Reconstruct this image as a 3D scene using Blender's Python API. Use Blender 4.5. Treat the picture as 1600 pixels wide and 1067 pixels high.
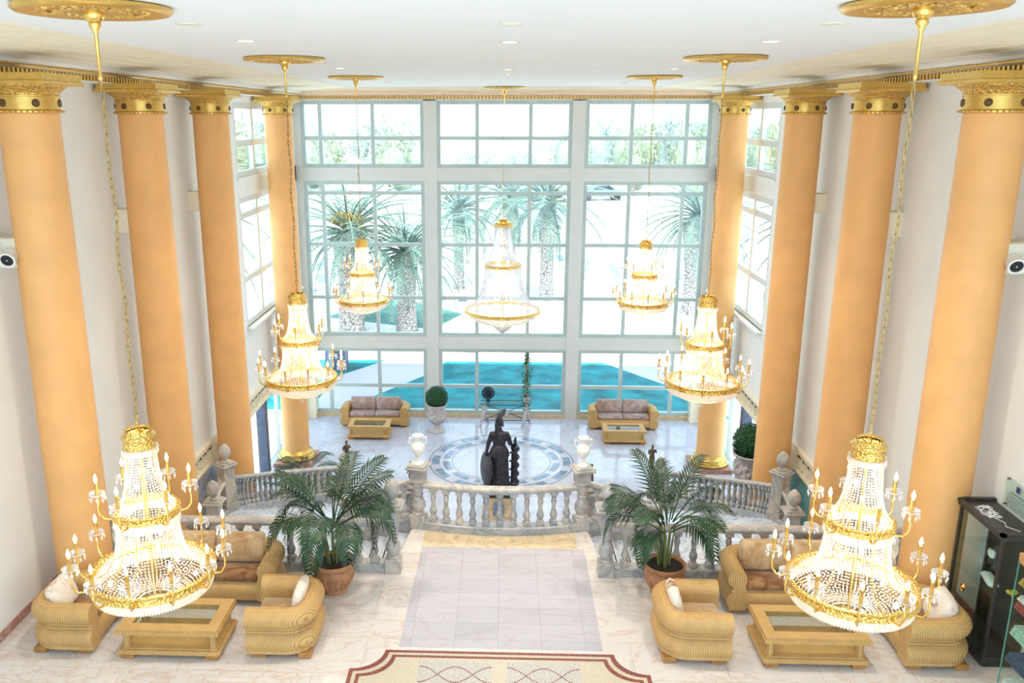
import bpy, bmesh, math, random
from mathutils import Vector, Matrix
random.seed(7)
PI = math.pi
for o in list(bpy.data.objects):
    bpy.data.objects.remove(o)
SC = bpy.context.scene
C = SC.collection

# ------------------------------------------------------------------ camera
cam_d = bpy.data.cameras.new('camera')
cam_d.sensor_fit = 'HORIZONTAL'; cam_d.sensor_width = 36.0
cam_d.lens = 36.0 * 1337.4 / 1600.0
cam_d.shift_x = (800 - 739.4) / 1600.0
cam_d.clip_start = 0.05; cam_d.clip_end = 1500
cam = bpy.data.objects.new('camera', cam_d); C.objects.link(cam)
cam.location = (0.04, 0.0, 7.0)
cam.rotation_euler = (PI / 2 - 0.2569, 0.0, 0.0367)
SC.camera = cam

# ------------------------------------------------------------------ sky, sun, exposure
WORLD_STRENGTH = 5.2
SUN_STRENGTH = 16.0
SC.view_settings.view_transform = 'Standard'
SC.view_settings.look = 'None'
SC.view_settings.gamma = 1.0
SC.view_settings.use_curve_mapping = False
SC.view_settings.exposure = -0.66
w = bpy.data.worlds.new('sky'); SC.world = w; w.use_nodes = True
bg = w.node_tree.nodes['Background']
bg.inputs[0].default_value = (0.62, 0.82, 1.0, 1); bg.inputs[1].default_value = WORLD_STRENGTH
sd = bpy.data.lights.new('sun', 'SUN'); sd.energy = SUN_STRENGTH; sd.angle = math.radians(0.6); sd.color = (1.0, 0.96, 0.88)
sun = bpy.data.objects.new('sun', sd); C.objects.link(sun)
SUN_EL = math.atan(11.75 / 6.6)
sun.location = (0, -20, 40)
sun.rotation_euler = (PI / 2 - SUN_EL, 0, 0)

ZL = -3.24      # lower floor
ZC = 7.85       # ceiling
WX = 6.85       # side walls
YW = 28.45      # window wall

# ------------------------------------------------------------------ mesh builder
class MB:
    def __init__(s): s.v = []; s.f = []; s.m = []; s.cm = 0
    def vert(s, p): s.v.append((p[0], p[1], p[2])); return len(s.v) - 1
    def face(s, ids): s.f.append(tuple(ids)); s.m.append(s.cm)
    def box(s, x0, x1, y0, y1, z0, z1, ch=0.0):
        if ch > 0:
            s.rbox(x0, x1, y0, y1, z0, z1, ch); return s
        b = len(s.v)
        for z in (z0, z1):
            for x, y in ((x0, y0), (x1, y0), (x1, y1), (x0, y1)): s.v.append((x, y, z))
        for q in ((3, 2, 1, 0), (4, 5, 6, 7), (0, 1, 5, 4), (1, 2, 6, 5), (2, 3, 7, 6), (3, 0, 4, 7)):
            s.face([b + i for i in q])
        return s
    def rbox(s, x0, x1, y0, y1, z0, z1, c):
        # box with chamfered edges: stacked inset outlines
        def ring(i, z):
            xa, xb, ya, yb = x0 + i, x1 - i, y0 + i, y1 - i
            k = max(c - i, 0.0)
            pts = []
            for (px, py, sx, sy) in ((xa, ya, 1, 1), (xb, ya, -1, 1), (xb, yb, -1, -1), (xa, yb, 1, -1)):
                a = (px + sx * k, py); b = (px, py + sy * k)
                if (sx, sy) in ((1, 1), (-1, -1)): pts += [b, a]
                else: pts += [a, b]
            return [s.vert((x, y, z)) for x, y in pts]
        e = c * 0.999
        rings = [ring(e, z0), ring(0, z0 + c), ring(0, z1 - c), ring(e, z1)]
        for a, b in zip(rings, rings[1:]):
            n = len(a)
            for i in range(n): s.face((a[i], a[(i + 1) % n], b[(i + 1) % n], b[i]))
        s.face(rings[0][::-1]); s.face(rings[-1])
    def prism(s, poly, z0, z1, side_mat=None):
        n = len(poly)
        a = [s.vert((x, y, z0)) for x, y in poly]; b = [s.vert((x, y, z1)) for x, y in poly]
        s.face(a[::-1]); s.face(b)
        k = s.cm
        if side_mat is not None: s.cm = side_mat
        for i in range(n): s.face((a[i], a[(i + 1) % n], b[(i + 1) % n], b[i]))
        s.cm = k
        return s
    def lathe(s, prof, n=24, c=(0, 0, 0), mod=None, sx=1.0, sy=1.0):
        rows = []
        for r, z in prof:
            if r < 1e-5: rows.append([s.vert((c[0], c[1], c[2] + z))])
            else:
                row = []
                for i in range(n):
                    a = 2 * PI * i / n
                    rr = r * (mod(a, z) if mod else 1.0)
                    row.append(s.vert((c[0] + rr * math.cos(a) * sx, c[1] + rr * math.sin(a) * sy, c[2] + z)))
                rows.append(row)
        for A, B in zip(rows, rows[1:]):
            if len(A) == 1 and len(B) == 1: continue
            for i in range(n):
                j = (i + 1) % n
                if len(A) == 1: s.face((A[0], B[j], B[i]))
                elif len(B) == 1: s.face((A[i], A[j], B[0]))
                else: s.face((A[i], A[j], B[j], B[i]))
        return s
    def ball(s, c, r, nu=12, nv=8, sc=(1, 1, 1)):
        rows = []
        for j in range(nv + 1):
            t = PI * j / nv
            if j in (0, nv): rows.append([s.vert((c[0], c[1], c[2] - r * sc[2] * math.cos(t)))])
            else: rows.append([s.vert((c[0] + r * sc[0] * math.sin(t) * math.cos(2 * PI * i / nu), c[1] + r * sc[1] * math.sin(t) * math.sin(2 * PI * i / nu), c[2] - r * sc[2] * math.cos(t))) for i in range(nu)])
        for A, B in zip(rows, rows[1:]):
            for i in range(nu):
                j = (i + 1) % nu
                if len(A) == 1: s.face((A[0], B[j], B[i]))
                elif len(B) == 1: s.face((A[i], A[j], B[0]))
                else: s.face((A[i], A[j], B[j], B[i]))
        return s
    def tube(s, pts, r, n=6, closed=False):
        pts = [Vector(p) for p in pts]; m = len(pts)
        rs = r if isinstance(r, (list, tuple)) else [r] * m
        rows = []; up = Vector((0, 0, 1)); prev = None
        for i, p in enumerate(pts):
            if closed: t = pts[(i + 1) % m] - pts[i - 1]
            else: t = pts[min(i + 1, m - 1)] - pts[max(i - 1, 0)]
            t.normalize()
            if prev is None:
                ref = up if abs(t.dot(up)) < 0.95 else Vector((1, 0, 0))
                u = t.cross(ref).normalized()
            else:
                u = (prev - t * prev.dot(t)).normalized()
            prev = u; v = t.cross(u)
            rows.append([s.vert(p + (u * math.cos(2 * PI * k / n) + v * math.sin(2 * PI * k / n)) * rs[i]) for k in range(n)])
        pairs = list(zip(rows, rows[1:]))
        if closed: pairs.append((rows[-1], rows[0]))
        for A, B in pairs:
            for k in range(n): s.face((A[k], A[(k + 1) % n], B[(k + 1) % n], B[k]))
        if not closed:
            s.face(rows[0][::-1]); s.face(rows[-1])
        return s
    def sweep(s, path, prof, closed_prof=True, closed_path=False, caps=True, normals=None):
        # path: 3D points; prof: (lateral, vertical); lateral is to the right of travel in plan
        m = len(path); rows = []
        for i, p in enumerate(path):
            if closed_path: a, b = path[i - 1], path[(i + 1) % m]
            else: a, b = path[max(i - 1, 0)], path[min(i + 1, m - 1)]
            tx, ty = b[0] - a[0], b[1] - a[1]; L = math.hypot(tx, ty) or 1.0
            nx, ny = (ty / L, -tx / L)
            k = 1.0
            if (closed_path or 0 < i < m - 1):
                ax, ay = p[0] - a[0], p[1] - a[1]; La = math.hypot(ax, ay) or 1.0
                cosh = (ax * tx + ay * ty) / (La * L)
                k = 1.0 / max(0.5, cosh)
            rows.append([s.vert((p[0] + nx * d * k, p[1] + ny * d * k, p[2] + h)) for d, h in prof])
        n = len(prof)
        pairs = list(zip(rows, rows[1:]))
        if closed_path: pairs.append((rows[-1], rows[0]))
        for A, B in pairs:
            for k in range(n if closed_prof else n - 1):
                s.face((A[k], A[(k + 1) % n], B[(k + 1) % n], B[k]))
        if caps and closed_prof and not closed_path:
            s.face(rows[0][::-1]); s.face(rows[-1])
        return s
    def pillow(s, w, h, t, mtx, nu=10, nv=8, p=0.35):
        # soft cushion in local x (w), z (h), y (t)
        idx = {}
        for side in (-1, 1):
            for i in range(nu + 1):
                for j in range(nv + 1):
                    u, v = -1 + 2 * i / nu, -1 + 2 * j / nv
                    edge = i in (0, nu) or j in (0, nv)
                    if edge and side == 1: idx[(1, i, j)] = idx[(-1, i, j)]; continue
                    b = ((1 - abs(u) ** 3.2) * (1 - abs(v) ** 3.2)) ** p
                    pin = 1 - 0.05 * (1 - abs(u)) * abs(v) - 0.05 * (1 - abs(v)) * abs(u)
                    q = mtx @ Vector((u * w / 2 * pin * math.sqrt(1 - .30 * v * v), side * t / 2 * b, v * h / 2 * pin * math.sqrt(1 - .30 * u * u)))
                    idx[(side, i, j)] = s.vert(q)
        for side in (-1, 1):
            for i in range(nu):
                for j in range(nv):
                    q = [idx[(side, i, j)], idx[(side, i + 1, j)], idx[(side, i + 1, j + 1)], idx[(side, i, j + 1)]]
                    s.face(q if side == -1 else q[::-1])
        return s
    def mesh(s, name, mats, smooth=35, recalc=True):
        me = bpy.data.meshes.new(name)
        me.from_pydata(s.v, [], s.f)
        if not isinstance(mats, (list, tuple)): mats = [mats]
        for m in mats: me.materials.append(m)
        if any(s.m): me.polygons.foreach_set('material_index', s.m)
        if recalc:
            bm = bmesh.new(); bm.from_mesh(me); bmesh.ops.recalc_face_normals(bm, faces=bm.faces); bm.to_mesh(me); bm.free()
        if smooth:
            me.shade_smooth()
            if smooth < 180: me.set_sharp_from_angle(angle=math.radians(smooth))
        me.update()
        return me
    def build(s, name, mats, parent=None, smooth=35, recalc=True, loc=None, rz=0.0):
        o = bpy.data.objects.new(name, s.mesh(name, mats, smooth, recalc)); C.objects.link(o)
        if parent is not None: o.parent = parent
        if loc is not None: o.location = loc
        if rz: o.rotation_euler = (0, 0, rz)
        return o

def tag(o, label=None, cat=None, group=None, kind=None):
    if label: o['label'] = label
    if cat: o['category'] = cat
    if group: o['group'] = group
    if kind: o['kind'] = kind
    return o
def thing(name, label, cat, loc=(0, 0, 0), rz=0.0, group=None):
    o = bpy.data.objects.new(name, None); C.objects.link(o)
    o.empty_display_size = 0.1
    o.location = loc; o.rotation_euler = (0, 0, rz)
    return tag(o, label, cat, group)
def inst(me, name, parent, loc=(0, 0, 0), rz=0.0, scale=None, rot=None):
    o = bpy.data.objects.new(name, me); C.objects.link(o); o.parent = parent
    o.location = loc; o.rotation_euler = rot if rot else (0, 0, rz)
    if scale: o.scale = scale if isinstance(scale, (tuple, list)) else (scale,) * 3
    return o
def copy_tree(o, parent=None):
    c = o.copy(); C.objects.link(c)
    if parent is not None: c.parent = parent
    for ch in KIDS(o): copy_tree(ch, c)
    return c
def KIDS(o): return [x for x in list(bpy.data.objects) if x.parent == o]
def dup(o, label, loc=None, rz=None, group=None):
    c = copy_tree(o); c['label'] = label
    if loc is not None: c.location = loc
    if rz is not None: c.rotation_euler = (0, 0, rz)
    if group: c['group'] = group
    return c

# ------------------------------------------------------------------ materials
def newmat(name):
    m = bpy.data.materials.new(name); m.use_nodes = True
    nt = m.node_tree; b = nt.nodes['Principled BSDF']
    return m, nt, b
def N(nt, t, **kw):
    n = nt.nodes.new(t)
    for k, v in kw.items():
        if k.startswith('i_'): n.inputs[k[2:].replace('_', ' ')].default_value = v
        else: setattr(n, k, v)
    return n
def ramp(nt, stops, fac, interp='LINEAR'):
    r = nt.nodes.new('ShaderNodeValToRGB'); r.color_ramp.interpolation = interp
    e = r.color_ramp.elements
    while len(e) < len(stops): e.new(0.5)
    for el, (p, c) in zip(e, stops): el.position = p; el.color = (*c, 1) if len(c) == 3 else c
    nt.links.new(fac, r.inputs[0]); return r
def mixc(nt, a, b, fac, mode='MIX'):
    x = nt.nodes.new('ShaderNodeMix'); x.data_type = 'RGBA'; x.blend_type = mode
    for s, v in ((6, a), (7, b)):
        if isinstance(v, tuple): x.inputs[s].default_value = (*v, 1)
        else: nt.links.new(v, x.inputs[s])
    if isinstance(fac, (int, float)): x.inputs[0].default_value = fac
    else: nt.links.new(fac, x.inputs[0])
    return x.outputs[2]
def coords(nt, kind='pos', scale=(1, 1, 1), loc=(0, 0, 0)):
    if kind == 'pos': out = nt.nodes.new('ShaderNodeNewGeometry').outputs['Position']
    else: out = nt.nodes.new('ShaderNodeTexCoord').outputs['Object']
    mp = nt.nodes.new('ShaderNodeMapping'); mp.inputs['Scale'].default_value = scale; mp.inputs['Location'].default_value = loc
    nt.links.new(out, mp.inputs[0]); return mp.outputs[0]
def noise(nt, vec, scale, detail=4, rough=0.5, dist=0.0):
    n = N(nt, 'ShaderNodeTexNoise'); n.inputs['Scale'].default_value = scale; n.inputs['Detail'].default_value = detail
    n.inputs['Roughness'].default_value = rough; n.inputs['Distortion'].default_value = dist
    nt.links.new(vec, n.inputs['Vector']); return n.outputs['Fac']
def bump(nt, b, h, strength=0.3, dist=0.01):
    n = nt.nodes.new('ShaderNodeBump'); n.inputs['Strength'].default_value = strength; n.inputs['Distance'].default_value = dist
    nt.links.new(h, n.inputs['Height']); nt.links.new(n.outputs[0], b.inputs['Normal'])
def setc(nt, b, c):
    if isinstance(c, tuple): b.inputs['Base Color'].default_value = (*c, 1)
    else: nt.links.new(c, b.inputs['Base Color'])
def plain(name, col, rough=0.5, metal=0.0, var=0.06, vscale=6.0, spec=0.5, bumpy=0.0, kind='obj'):
    m, nt, b = newmat(name)
    f = noise(nt, coords(nt, kind), vscale, 5)
    dark = tuple(max(0, c * (1 - var * 2)) for c in col); lite = tuple(min(1, c * (1 + var)) for c in col)
    r = ramp(nt, [(0.3, dark), (0.7, lite)], f); setc(nt, b, r.outputs[0])
    b.inputs['Roughness'].default_value = rough; b.inputs['Metallic'].default_value = metal
    b.inputs['Specular IOR Level'].default_value = spec
    if bumpy: bump(nt, b, f, bumpy)
    return m
def marble(name, base, vein, vein2=None, scale=1.2, rough=0.18, width=0.05, dist=1.6, kind='pos', tint=None, tiles=None, stretch=(1, 1, 1), amt=0.85, off=0.5):
    m, nt, b = newmat(name)
    v = coords(nt, kind, stretch)
    n1 = noise(nt, v, scale, 8, 0.6, dist)
    r1 = ramp(nt, [(0.5 - width, (0, 0, 0)), (0.5, (amt, amt, amt)), (0.5 + width, (0, 0, 0))], n1)
    n2 = noise(nt, v, scale * 0.55, 3, 0.5, 0.4)
    cloud = ramp(nt, [(0.35, base), (0.72, tint or tuple(c * 0.93 for c in base))], n2)
    c = mixc(nt, cloud.outputs[0], vein, r1.outputs[0])
    if vein2:
        n3 = noise(nt, v, scale * 2.3, 8, 0.65, dist * 1.3)
        r3 = ramp(nt, [(0.47, (0, 0, 0)), (0.5, (0.6, 0.6, 0.6)), (0.53, (0, 0, 0))], n3)
        c = mixc(nt, c, vein2, r3.outputs[0])
    if tiles:
        bt = N(nt, 'ShaderNodeTexBrick'); bt.offset = off; bt.squash = 1.0
        bt.inputs['Color1'].default_value = (1, 1, 1, 1); bt.inputs['Color2'].default_value = (tiles[2],) * 3 + (1,)
        bt.inputs['Mortar'].default_value = (0.72, 0.70, 0.68, 1)
        bt.inputs['Scale'].default_value = 1.0; bt.inputs['Mortar Size'].default_value = 0.004
        bt.inputs['Brick Width'].default_value = tiles[0]; bt.inputs['Row Height'].default_value = tiles[1]
        nt.links.new(coords(nt, kind), bt.inputs['Vector'])
        c = mixc(nt, c, bt.outputs[0], 1.0, 'MULTIPLY')
    setc(nt, b, c); b.inputs['Roughness'].default_value = rough
    return m
def gold(name, col=(0.83, 0.55, 0.16), rough=0.28, relief=None, strength=0.6, metal=1.0):
    m, nt, b = newmat(name)
    v = coords(nt, 'obj')
    f = noise(nt, v, 14, 4)
    r = ramp(nt, [(0.3, tuple(c * 0.8 for c in col)), (0.7, col)], f)
    c = r.outputs[0]
    b.inputs['Roughness'].default_value = rough; b.inputs['Metallic'].default_value = metal
    if relief:
        vo = N(nt, 'ShaderNodeTexVoronoi'); vo.inputs['Scale'].default_value = relief; vo.feature = 'F1'
        nt.links.new(v, vo.inputs['Vector'])
        bump(nt, b, vo.outputs['Distance'], strength, 0.02)
        rr = ramp(nt, [(0.1, tuple(x * 0.55 for x in col)), (0.5, col)], vo.outputs['Distance'])
        c = mixc(nt, c, rr.outputs[0], 0.7)
    setc(nt, b, c)
    return m
def emit(name, col, s):
    m, nt, b = newmat(name)
    b.inputs['Base Color'].default_value = (*col, 1); b.inputs['Emission Color'].default_value = (*col, 1); b.inputs['Emission Strength'].default_value = s
    return m
def glass_sheet(name, tint=(0.95, 0.98, 0.98), refl=1.0):
    m = bpy.data.materials.new(name); m.use_nodes = True; nt = m.node_tree; nt.nodes.clear()
    o = nt.nodes.new('ShaderNodeOutputMaterial'); t = nt.nodes.new('ShaderNodeBsdfTransparent'); g = nt.nodes.new('ShaderNodeBsdfGlossy')
    t.inputs[0].default_value = (*tint, 1); g.inputs['Roughness'].default_value = 0.02
    ge = nt.nodes.new('ShaderNodeNewGeometry'); dt = N(nt, 'ShaderNodeVectorMath', operation='DOT_PRODUCT')
    nt.links.new(ge.outputs['Incoming'], dt.inputs[0]); nt.links.new(ge.outputs['Normal'], dt.inputs[1])
    ab = N(nt, 'ShaderNodeMath', operation='ABSOLUTE'); nt.links.new(dt.outputs['Value'], ab.inputs[0])
    iv_ = N(nt, 'ShaderNodeMath', operation='SUBTRACT'); iv_.inputs[0].default_value = 1.0; nt.links.new(ab.outputs[0], iv_.inputs[1])
    pw = N(nt, 'ShaderNodeMath', operation='POWER'); pw.inputs[1].default_value = 5.0; nt.links.new(iv_.outputs[0], pw.inputs[0])
    mu = N(nt, 'ShaderNodeMath', operation='MULTIPLY_ADD'); mu.inputs[1].default_value = 0.5 * refl; mu.inputs[2].default_value = 0.03 * refl; nt.links.new(pw.outputs[0], mu.inputs[0])
    mx = nt.nodes.new('ShaderNodeMixShader'); nt.links.new(mu.outputs[0], mx.inputs[0])
    nt.links.new(t.outputs[0], mx.inputs[1]); nt.links.new(g.outputs[0], mx.inputs[2]); nt.links.new(mx.outputs[0], o.inputs[0])
    return m
def crystal(name, col=(1.0, 0.96, 0.9), transp=0.3, trans=0.45):
    m = bpy.data.materials.new(name); m.use_nodes = True; nt = m.node_tree; nt.nodes.clear()
    o = nt.nodes.new('ShaderNodeOutputMaterial')
    t = nt.nodes.new('ShaderNodeBsdfTransparent'); g = nt.nodes.new('ShaderNodeBsdfGlossy'); tr = nt.nodes.new('ShaderNodeBsdfTranslucent'); d = nt.nodes.new('ShaderNodeBsdfDiffuse')
    g.inputs['Roughness'].default_value = 0.12; tr.inputs[0].default_value = (*col, 1); d.inputs[0].default_value = (*col, 1)
    g.inputs[0].default_value = (1, 1, 1, 1)
    f = noise(nt, coords(nt, 'obj'), 40, 2)
    r = ramp(nt, [(0.35, (0.25,) * 3), (0.65, (0.75,) * 3)], f)
    m0 = nt.nodes.new('ShaderNodeMixShader'); nt.links.new(r.outputs[0], m0.inputs[0]); nt.links.new(d.outputs[0], m0.inputs[1]); nt.links.new(tr.outputs[0], m0.inputs[2])
    m1 = nt.nodes.new('ShaderNodeMixShader'); m1.inputs[0].default_value = 1 - trans; nt.links.new(m0.outputs[0], m1.inputs[1]); nt.links.new(g.outputs[0], m1.inputs[2])
    m2 = nt.nodes.new('ShaderNodeMixShader'); m2.inputs[0].default_value = transp; nt.links.new(m1.outputs[0], m2.inputs[1]); nt.links.new(t.outputs[0], m2.inputs[2])
    nt.links.new(m2.outputs[0], o.inputs[0]); return m
def leafmat(name, c1, c2, scale=3.0, rough=0.4, trans=0.25):
    m, nt, b = newmat(name)
    f = noise(nt, coords(nt, 'obj'), scale, 3)
    r = ramp(nt, [(0.3, c1), (0.7, c2)], f); setc(nt, b, r.outputs[0]); b.inputs['Roughness'].default_value = rough
    tr = nt.nodes.new('ShaderNodeBsdfTranslucent'); nt.links.new(r.outputs[0], tr.inputs[0])
    mx = nt.nodes.new('ShaderNodeMixShader'); mx.inputs[0].default_value = trans
    out = [n for n in nt.nodes if n.type == 'OUTPUT_MATERIAL'][0]
    nt.links.new(b.outputs[0], mx.inputs[1]); nt.links.new(tr.outputs[0], mx.inputs[2]); nt.links.new(mx.outputs[0], out.inputs[0])
    return m

M = {}
M['wall'] = plain('wall_paint', (0.92, 0.92, 0.89), 0.7, var=0.015, vscale=1.5, bumpy=0.03)
M['ceiling'] = plain('ceiling_paint', (0.86, 0.87, 0.86), 0.8, var=0.01, vscale=1.0)
M['column'] = plain('peach_plaster', (0.90, 0.48, 0.175), 0.55, var=0.04, vscale=2.2, bumpy=0.05)
M['cornice'] = plain('cornice_cream', (0.93, 0.85, 0.66), 0.6, var=0.03, vscale=3)
M['cornice_white'] = plain('cornice_white', (0.88, 0.86, 0.80), 0.6, var=0.02, vscale=3)
M['gilt'] = gold('gilt_plaster', (0.80, 0.52, 0.14), 0.34, None, metal=0.85)
M['gilt_relief'] = gold('gilt_relief', (0.74, 0.47, 0.13), 0.38, 26, 0.8, metal=0.8)
M['gold'] = gold('polished_gold', (0.92, 0.62, 0.18), 0.22)
M['gold_relief'] = gold('chased_gold', (0.92, 0.60, 0.17), 0.26, 40, 0.7)
M['bronze_dark'] = plain('dark_bronze', (0.055, 0.055, 0.07), 0.42, 0.5, 0.25, 9, bumpy=0.1)
M['bronze'] = plain('brown_bronze', (0.16, 0.11, 0.07), 0.4, 0.6, 0.25, 9)
M['rosette'] = plain('dark_rosette', (0.16, 0.09, 0.04), 0.5, 0.4)
M['beam'] = plain('beam_paint', (0.74, 0.76, 0.74), 0.6, var=0.02, vscale=2)
M['mullion'] = plain('mullion_paint', (0.52, 0.62, 0.61), 0.45, var=0.04, vscale=3)
M['glass'] = glass_sheet('window_glass')
M['case_glass'] = glass_sheet('case_glass', (0.90, 0.96, 0.94))
M['table_glass'] = glass_sheet('table_glass', (0.90, 0.95, 0.93), 1.3)
M['chain'] = gold('aged_brass', (0.55, 0.38, 0.15), 0.35)
M['floor_up'] = marble('cream_marble', (0.76, 0.715, 0.68), (0.60, 0.42, 0.31), (0.66, 0.58, 0.52), 0.75, 0.13, 0.022, 2.4, tint=(0.72, 0.67, 0.65), tiles=(1.2, 0.8, 0.97), stretch=(0.8, 1.4, 1), amt=0.6)
M['floor_runner'] = marble('pale_lilac_marble', (0.58, 0.555, 0.61), (0.44, 0.39, 0.44), (0.54, 0.50, 0.55), 1.1, 0.10, 0.025, 1.2, tint=(0.52, 0.50, 0.555), tiles=(0.6, 0.4, 0.90), stretch=(0.6, 1.6, 1), amt=0.5, off=0.0)
M['floor_tan'] = marble('tan_marble', (0.78, 0.62, 0.40), (0.55, 0.36, 0.2), None, 2.0, 0.15, 0.03, 2.0)
M['floor_low'] = marble('blue_white_marble', (0.62, 0.63, 0.74), (0.40, 0.42, 0.54), (0.50, 0.52, 0.63), 0.9, 0.10, 0.04, 1.8, tint=(0.55, 0.56, 0.68), tiles=(0.9, 0.6, 0.96), stretch=(1, 0.7, 1), amt=0.6)
M['rail'] = marble('veined_marble', (0.58, 0.52, 0.45), (0.20, 0.23, 0.25), (0.44, 0.33, 0.26), 1.1, 0.3, 0.06, 1.5, tint=(0.42, 0.41, 0.41), amt=0.6)
M['rail_dark'] = marble('dark_veined_marble', (0.50, 0.46, 0.42), (0.20, 0.24, 0.27), (0.40, 0.40, 0.40), 1.6, 0.22, 0.07, 2.0, tint=(0.30, 0.32, 0.35), amt=0.8)
M['stair'] = marble('stair_marble', (0.64, 0.70, 0.80), (0.35, 0.41, 0.52), None, 1.2, 0.14, 0.05, 2.0)
M['panel_blue'] = marble('blue_grey_marble_and_reflection', (0.50, 0.57, 0.68), (0.25, 0.31, 0.42), (0.72, 0.78, 0.86), 1.3, 0.1, 0.07, 2.6)  # on the side wall, blue and veins stand in for reflections in glass
M['panel_teal'] = plain('teal_reflection_panel', (0.20, 0.50, 0.55), 0.06, var=0.15, vscale=0.8, kind='pos')  # the garden's reflection in the glass, painted as a teal colour
M['vase'] = plain('white_alabaster', (0.90, 0.87, 0.80), 0.35, var=0.04, vscale=8)
M['urn'] = plain('carved_stone', (0.66, 0.60, 0.60), 0.7, var=0.12, vscale=14, bumpy=0.5)
M['terracotta'] = plain('terracotta', (0.52, 0.25, 0.12), 0.75, var=0.14, vscale=8, bumpy=0.15)
M['soil'] = plain('soil', (0.03, 0.02, 0.015), 0.95, var=0.3, vscale=30, bumpy=0.6)
M['leaf'] = leafmat('palm_leaf', (0.006, 0.035, 0.016), (0.025, 0.085, 0.03), 2.5, 0.42, 0.12)
M['stem'] = plain('palm_stem', (0.16, 0.20, 0.06), 0.5, var=0.2)
M['box_leaf'] = leafmat('boxwood_leaf', (0.01, 0.06, 0.02), (0.03, 0.16, 0.05), 20, 0.5, 0.15)
M['ivy_leaf'] = leafmat('ivy_leaf', (0.01, 0.09, 0.05), (0.06, 0.22, 0.10), 12, 0.4, 0.25)
M['iron'] = plain('wrought_iron', (0.03, 0.04, 0.06), 0.5, 0.5, 0.2)
M['red_marble'] = marble('red_marble', (0.42, 0.20, 0.15), (0.62, 0.42, 0.36), None, 3, 0.2, 0.04, 1.5)
M['inlay_red'] = plain('red_brown_inlay', (0.30, 0.10, 0.08), 0.2, var=0.25, vscale=40, kind='pos')
M['terrazzo'] = plain('cream_mosaic', (0.65, 0.57, 0.45), 0.22, var=0.10, vscale=55, kind='pos')
M['terrazzo_grey'] = plain('grey_mosaic', (0.58, 0.55, 0.51), 0.25, var=0.16, vscale=55, kind='pos')
M['inlay_blue'] = plain('blue_grey_inlay', (0.24, 0.33, 0.46), 0.14, var=0.2, vscale=5, kind='pos')
M['inlay_dark'] = plain('dark_line_inlay', (0.22, 0.24, 0.30), 0.15, var=0.1, kind='pos')
M['inlay_white'] = plain('white_inlay', (0.70, 0.71, 0.80), 0.12, var=0.04, kind='pos')
M['wood_dark'] = plain('dark_wood', (0.045, 0.040, 0.036), 0.35, var=0.25, vscale=10)
M['wood_foot'] = plain('orange_wood', (0.48, 0.22, 0.06), 0.4, var=0.15, vscale=12)
M['wood_orange'] = plain('honey_wood', (0.55, 0.30, 0.12), 0.4, var=0.15, vscale=12)
M['white'] = plain('white_paint', (0.88, 0.88, 0.86), 0.5, var=0.02)
M['cream'] = plain('cream_plastic', (0.80, 0.74, 0.60), 0.5, var=0.03)
M['black'] = plain('black_glass', (0.012, 0.013, 0.02), 0.12, var=0.1)
M['bulb'] = emit('flame_bulb', (1.0, 0.80, 0.50), 22.0)
M['bulb_in'] = emit('inner_bulb', (1.0, 0.80, 0.52), 18.0)
M['lamp_on'] = emit('downlight_glow', (1.0, 0.90, 0.74), 14.0)
M['lamp_off'] = plain('frosted_lens', (0.80, 0.80, 0.76), 0.3)
M['crystal'] = crystal('crystal_beads', (0.90, 0.85, 0.78), 0.28, 0.72)
M['crystal_cool'] = crystal('crystal_strands', (0.80, 0.80, 0.86), 0.5, 0.62)
M['pave'] = plain('pale_paving', (0.74, 0.72, 0.70), 0.8, var=0.04, vscale=0.35, kind='pos')
M['pathm'] = plain('lilac_path', (0.52, 0.47, 0.66), 0.7, var=0.03, vscale=0.8, kind='pos')
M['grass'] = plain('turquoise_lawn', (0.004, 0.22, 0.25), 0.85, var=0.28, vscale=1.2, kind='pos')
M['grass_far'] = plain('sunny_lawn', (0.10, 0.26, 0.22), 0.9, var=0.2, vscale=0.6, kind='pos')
M['palm_out'] = leafmat('date_palm_leaf', (0.10, 0.22, 0.20), (0.28, 0.36, 0.28), 1.2, 0.5, 0.3)
M['palm_dry'] = leafmat('date_palm_flower', (0.50, 0.38, 0.12), (0.60, 0.46, 0.18), 2, 0.6, 0.3)
M['bush'] = leafmat('shrub_leaf', (0.24, 0.32, 0.24), (0.40, 0.44, 0.30), 0.7, 0.6, 0.2)  # greens lightened and greyed to paint in the bright haze
M['bush_blue'] = leafmat('far_tree_leaf', (0.28, 0.36, 0.34), (0.42, 0.48, 0.44), 0.7, 0.6, 0.2)  # pale bluish leaf colour carries the distance haze
M['car'] = plain('blue_grey_car', (0.22, 0.30, 0.42), 0.3, 0.3, 0.05)
M['stone_out'] = plain('white_stone', (0.78, 0.76, 0.74), 0.7, var=0.05)
M['planter'] = plain('dark_planter', (0.10, 0.13, 0.20), 0.6, var=0.15)
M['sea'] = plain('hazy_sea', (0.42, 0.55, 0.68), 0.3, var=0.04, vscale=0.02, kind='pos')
def trunk_mat():
    m, nt, b = newmat('palm_trunk')
    v = coords(nt, 'obj', (1, 1, 1.3))
    vo = N(nt, 'ShaderNodeTexVoronoi'); vo.inputs['Scale'].default_value = 5.0; vo.feature = 'DISTANCE_TO_EDGE'; nt.links.new(v, vo.inputs['Vector'])
    r = ramp(nt, [(0.0, (0.08, 0.08, 0.10)), (0.12, (0.50, 0.45, 0.42))], vo.outputs['Distance']); setc(nt, b, r.outputs[0])
    b.inputs['Roughness'].default_value = 0.9; bump(nt, b, vo.outputs['Distance'], 0.8, 0.05); return m
M['trunk'] = trunk_mat()
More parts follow.
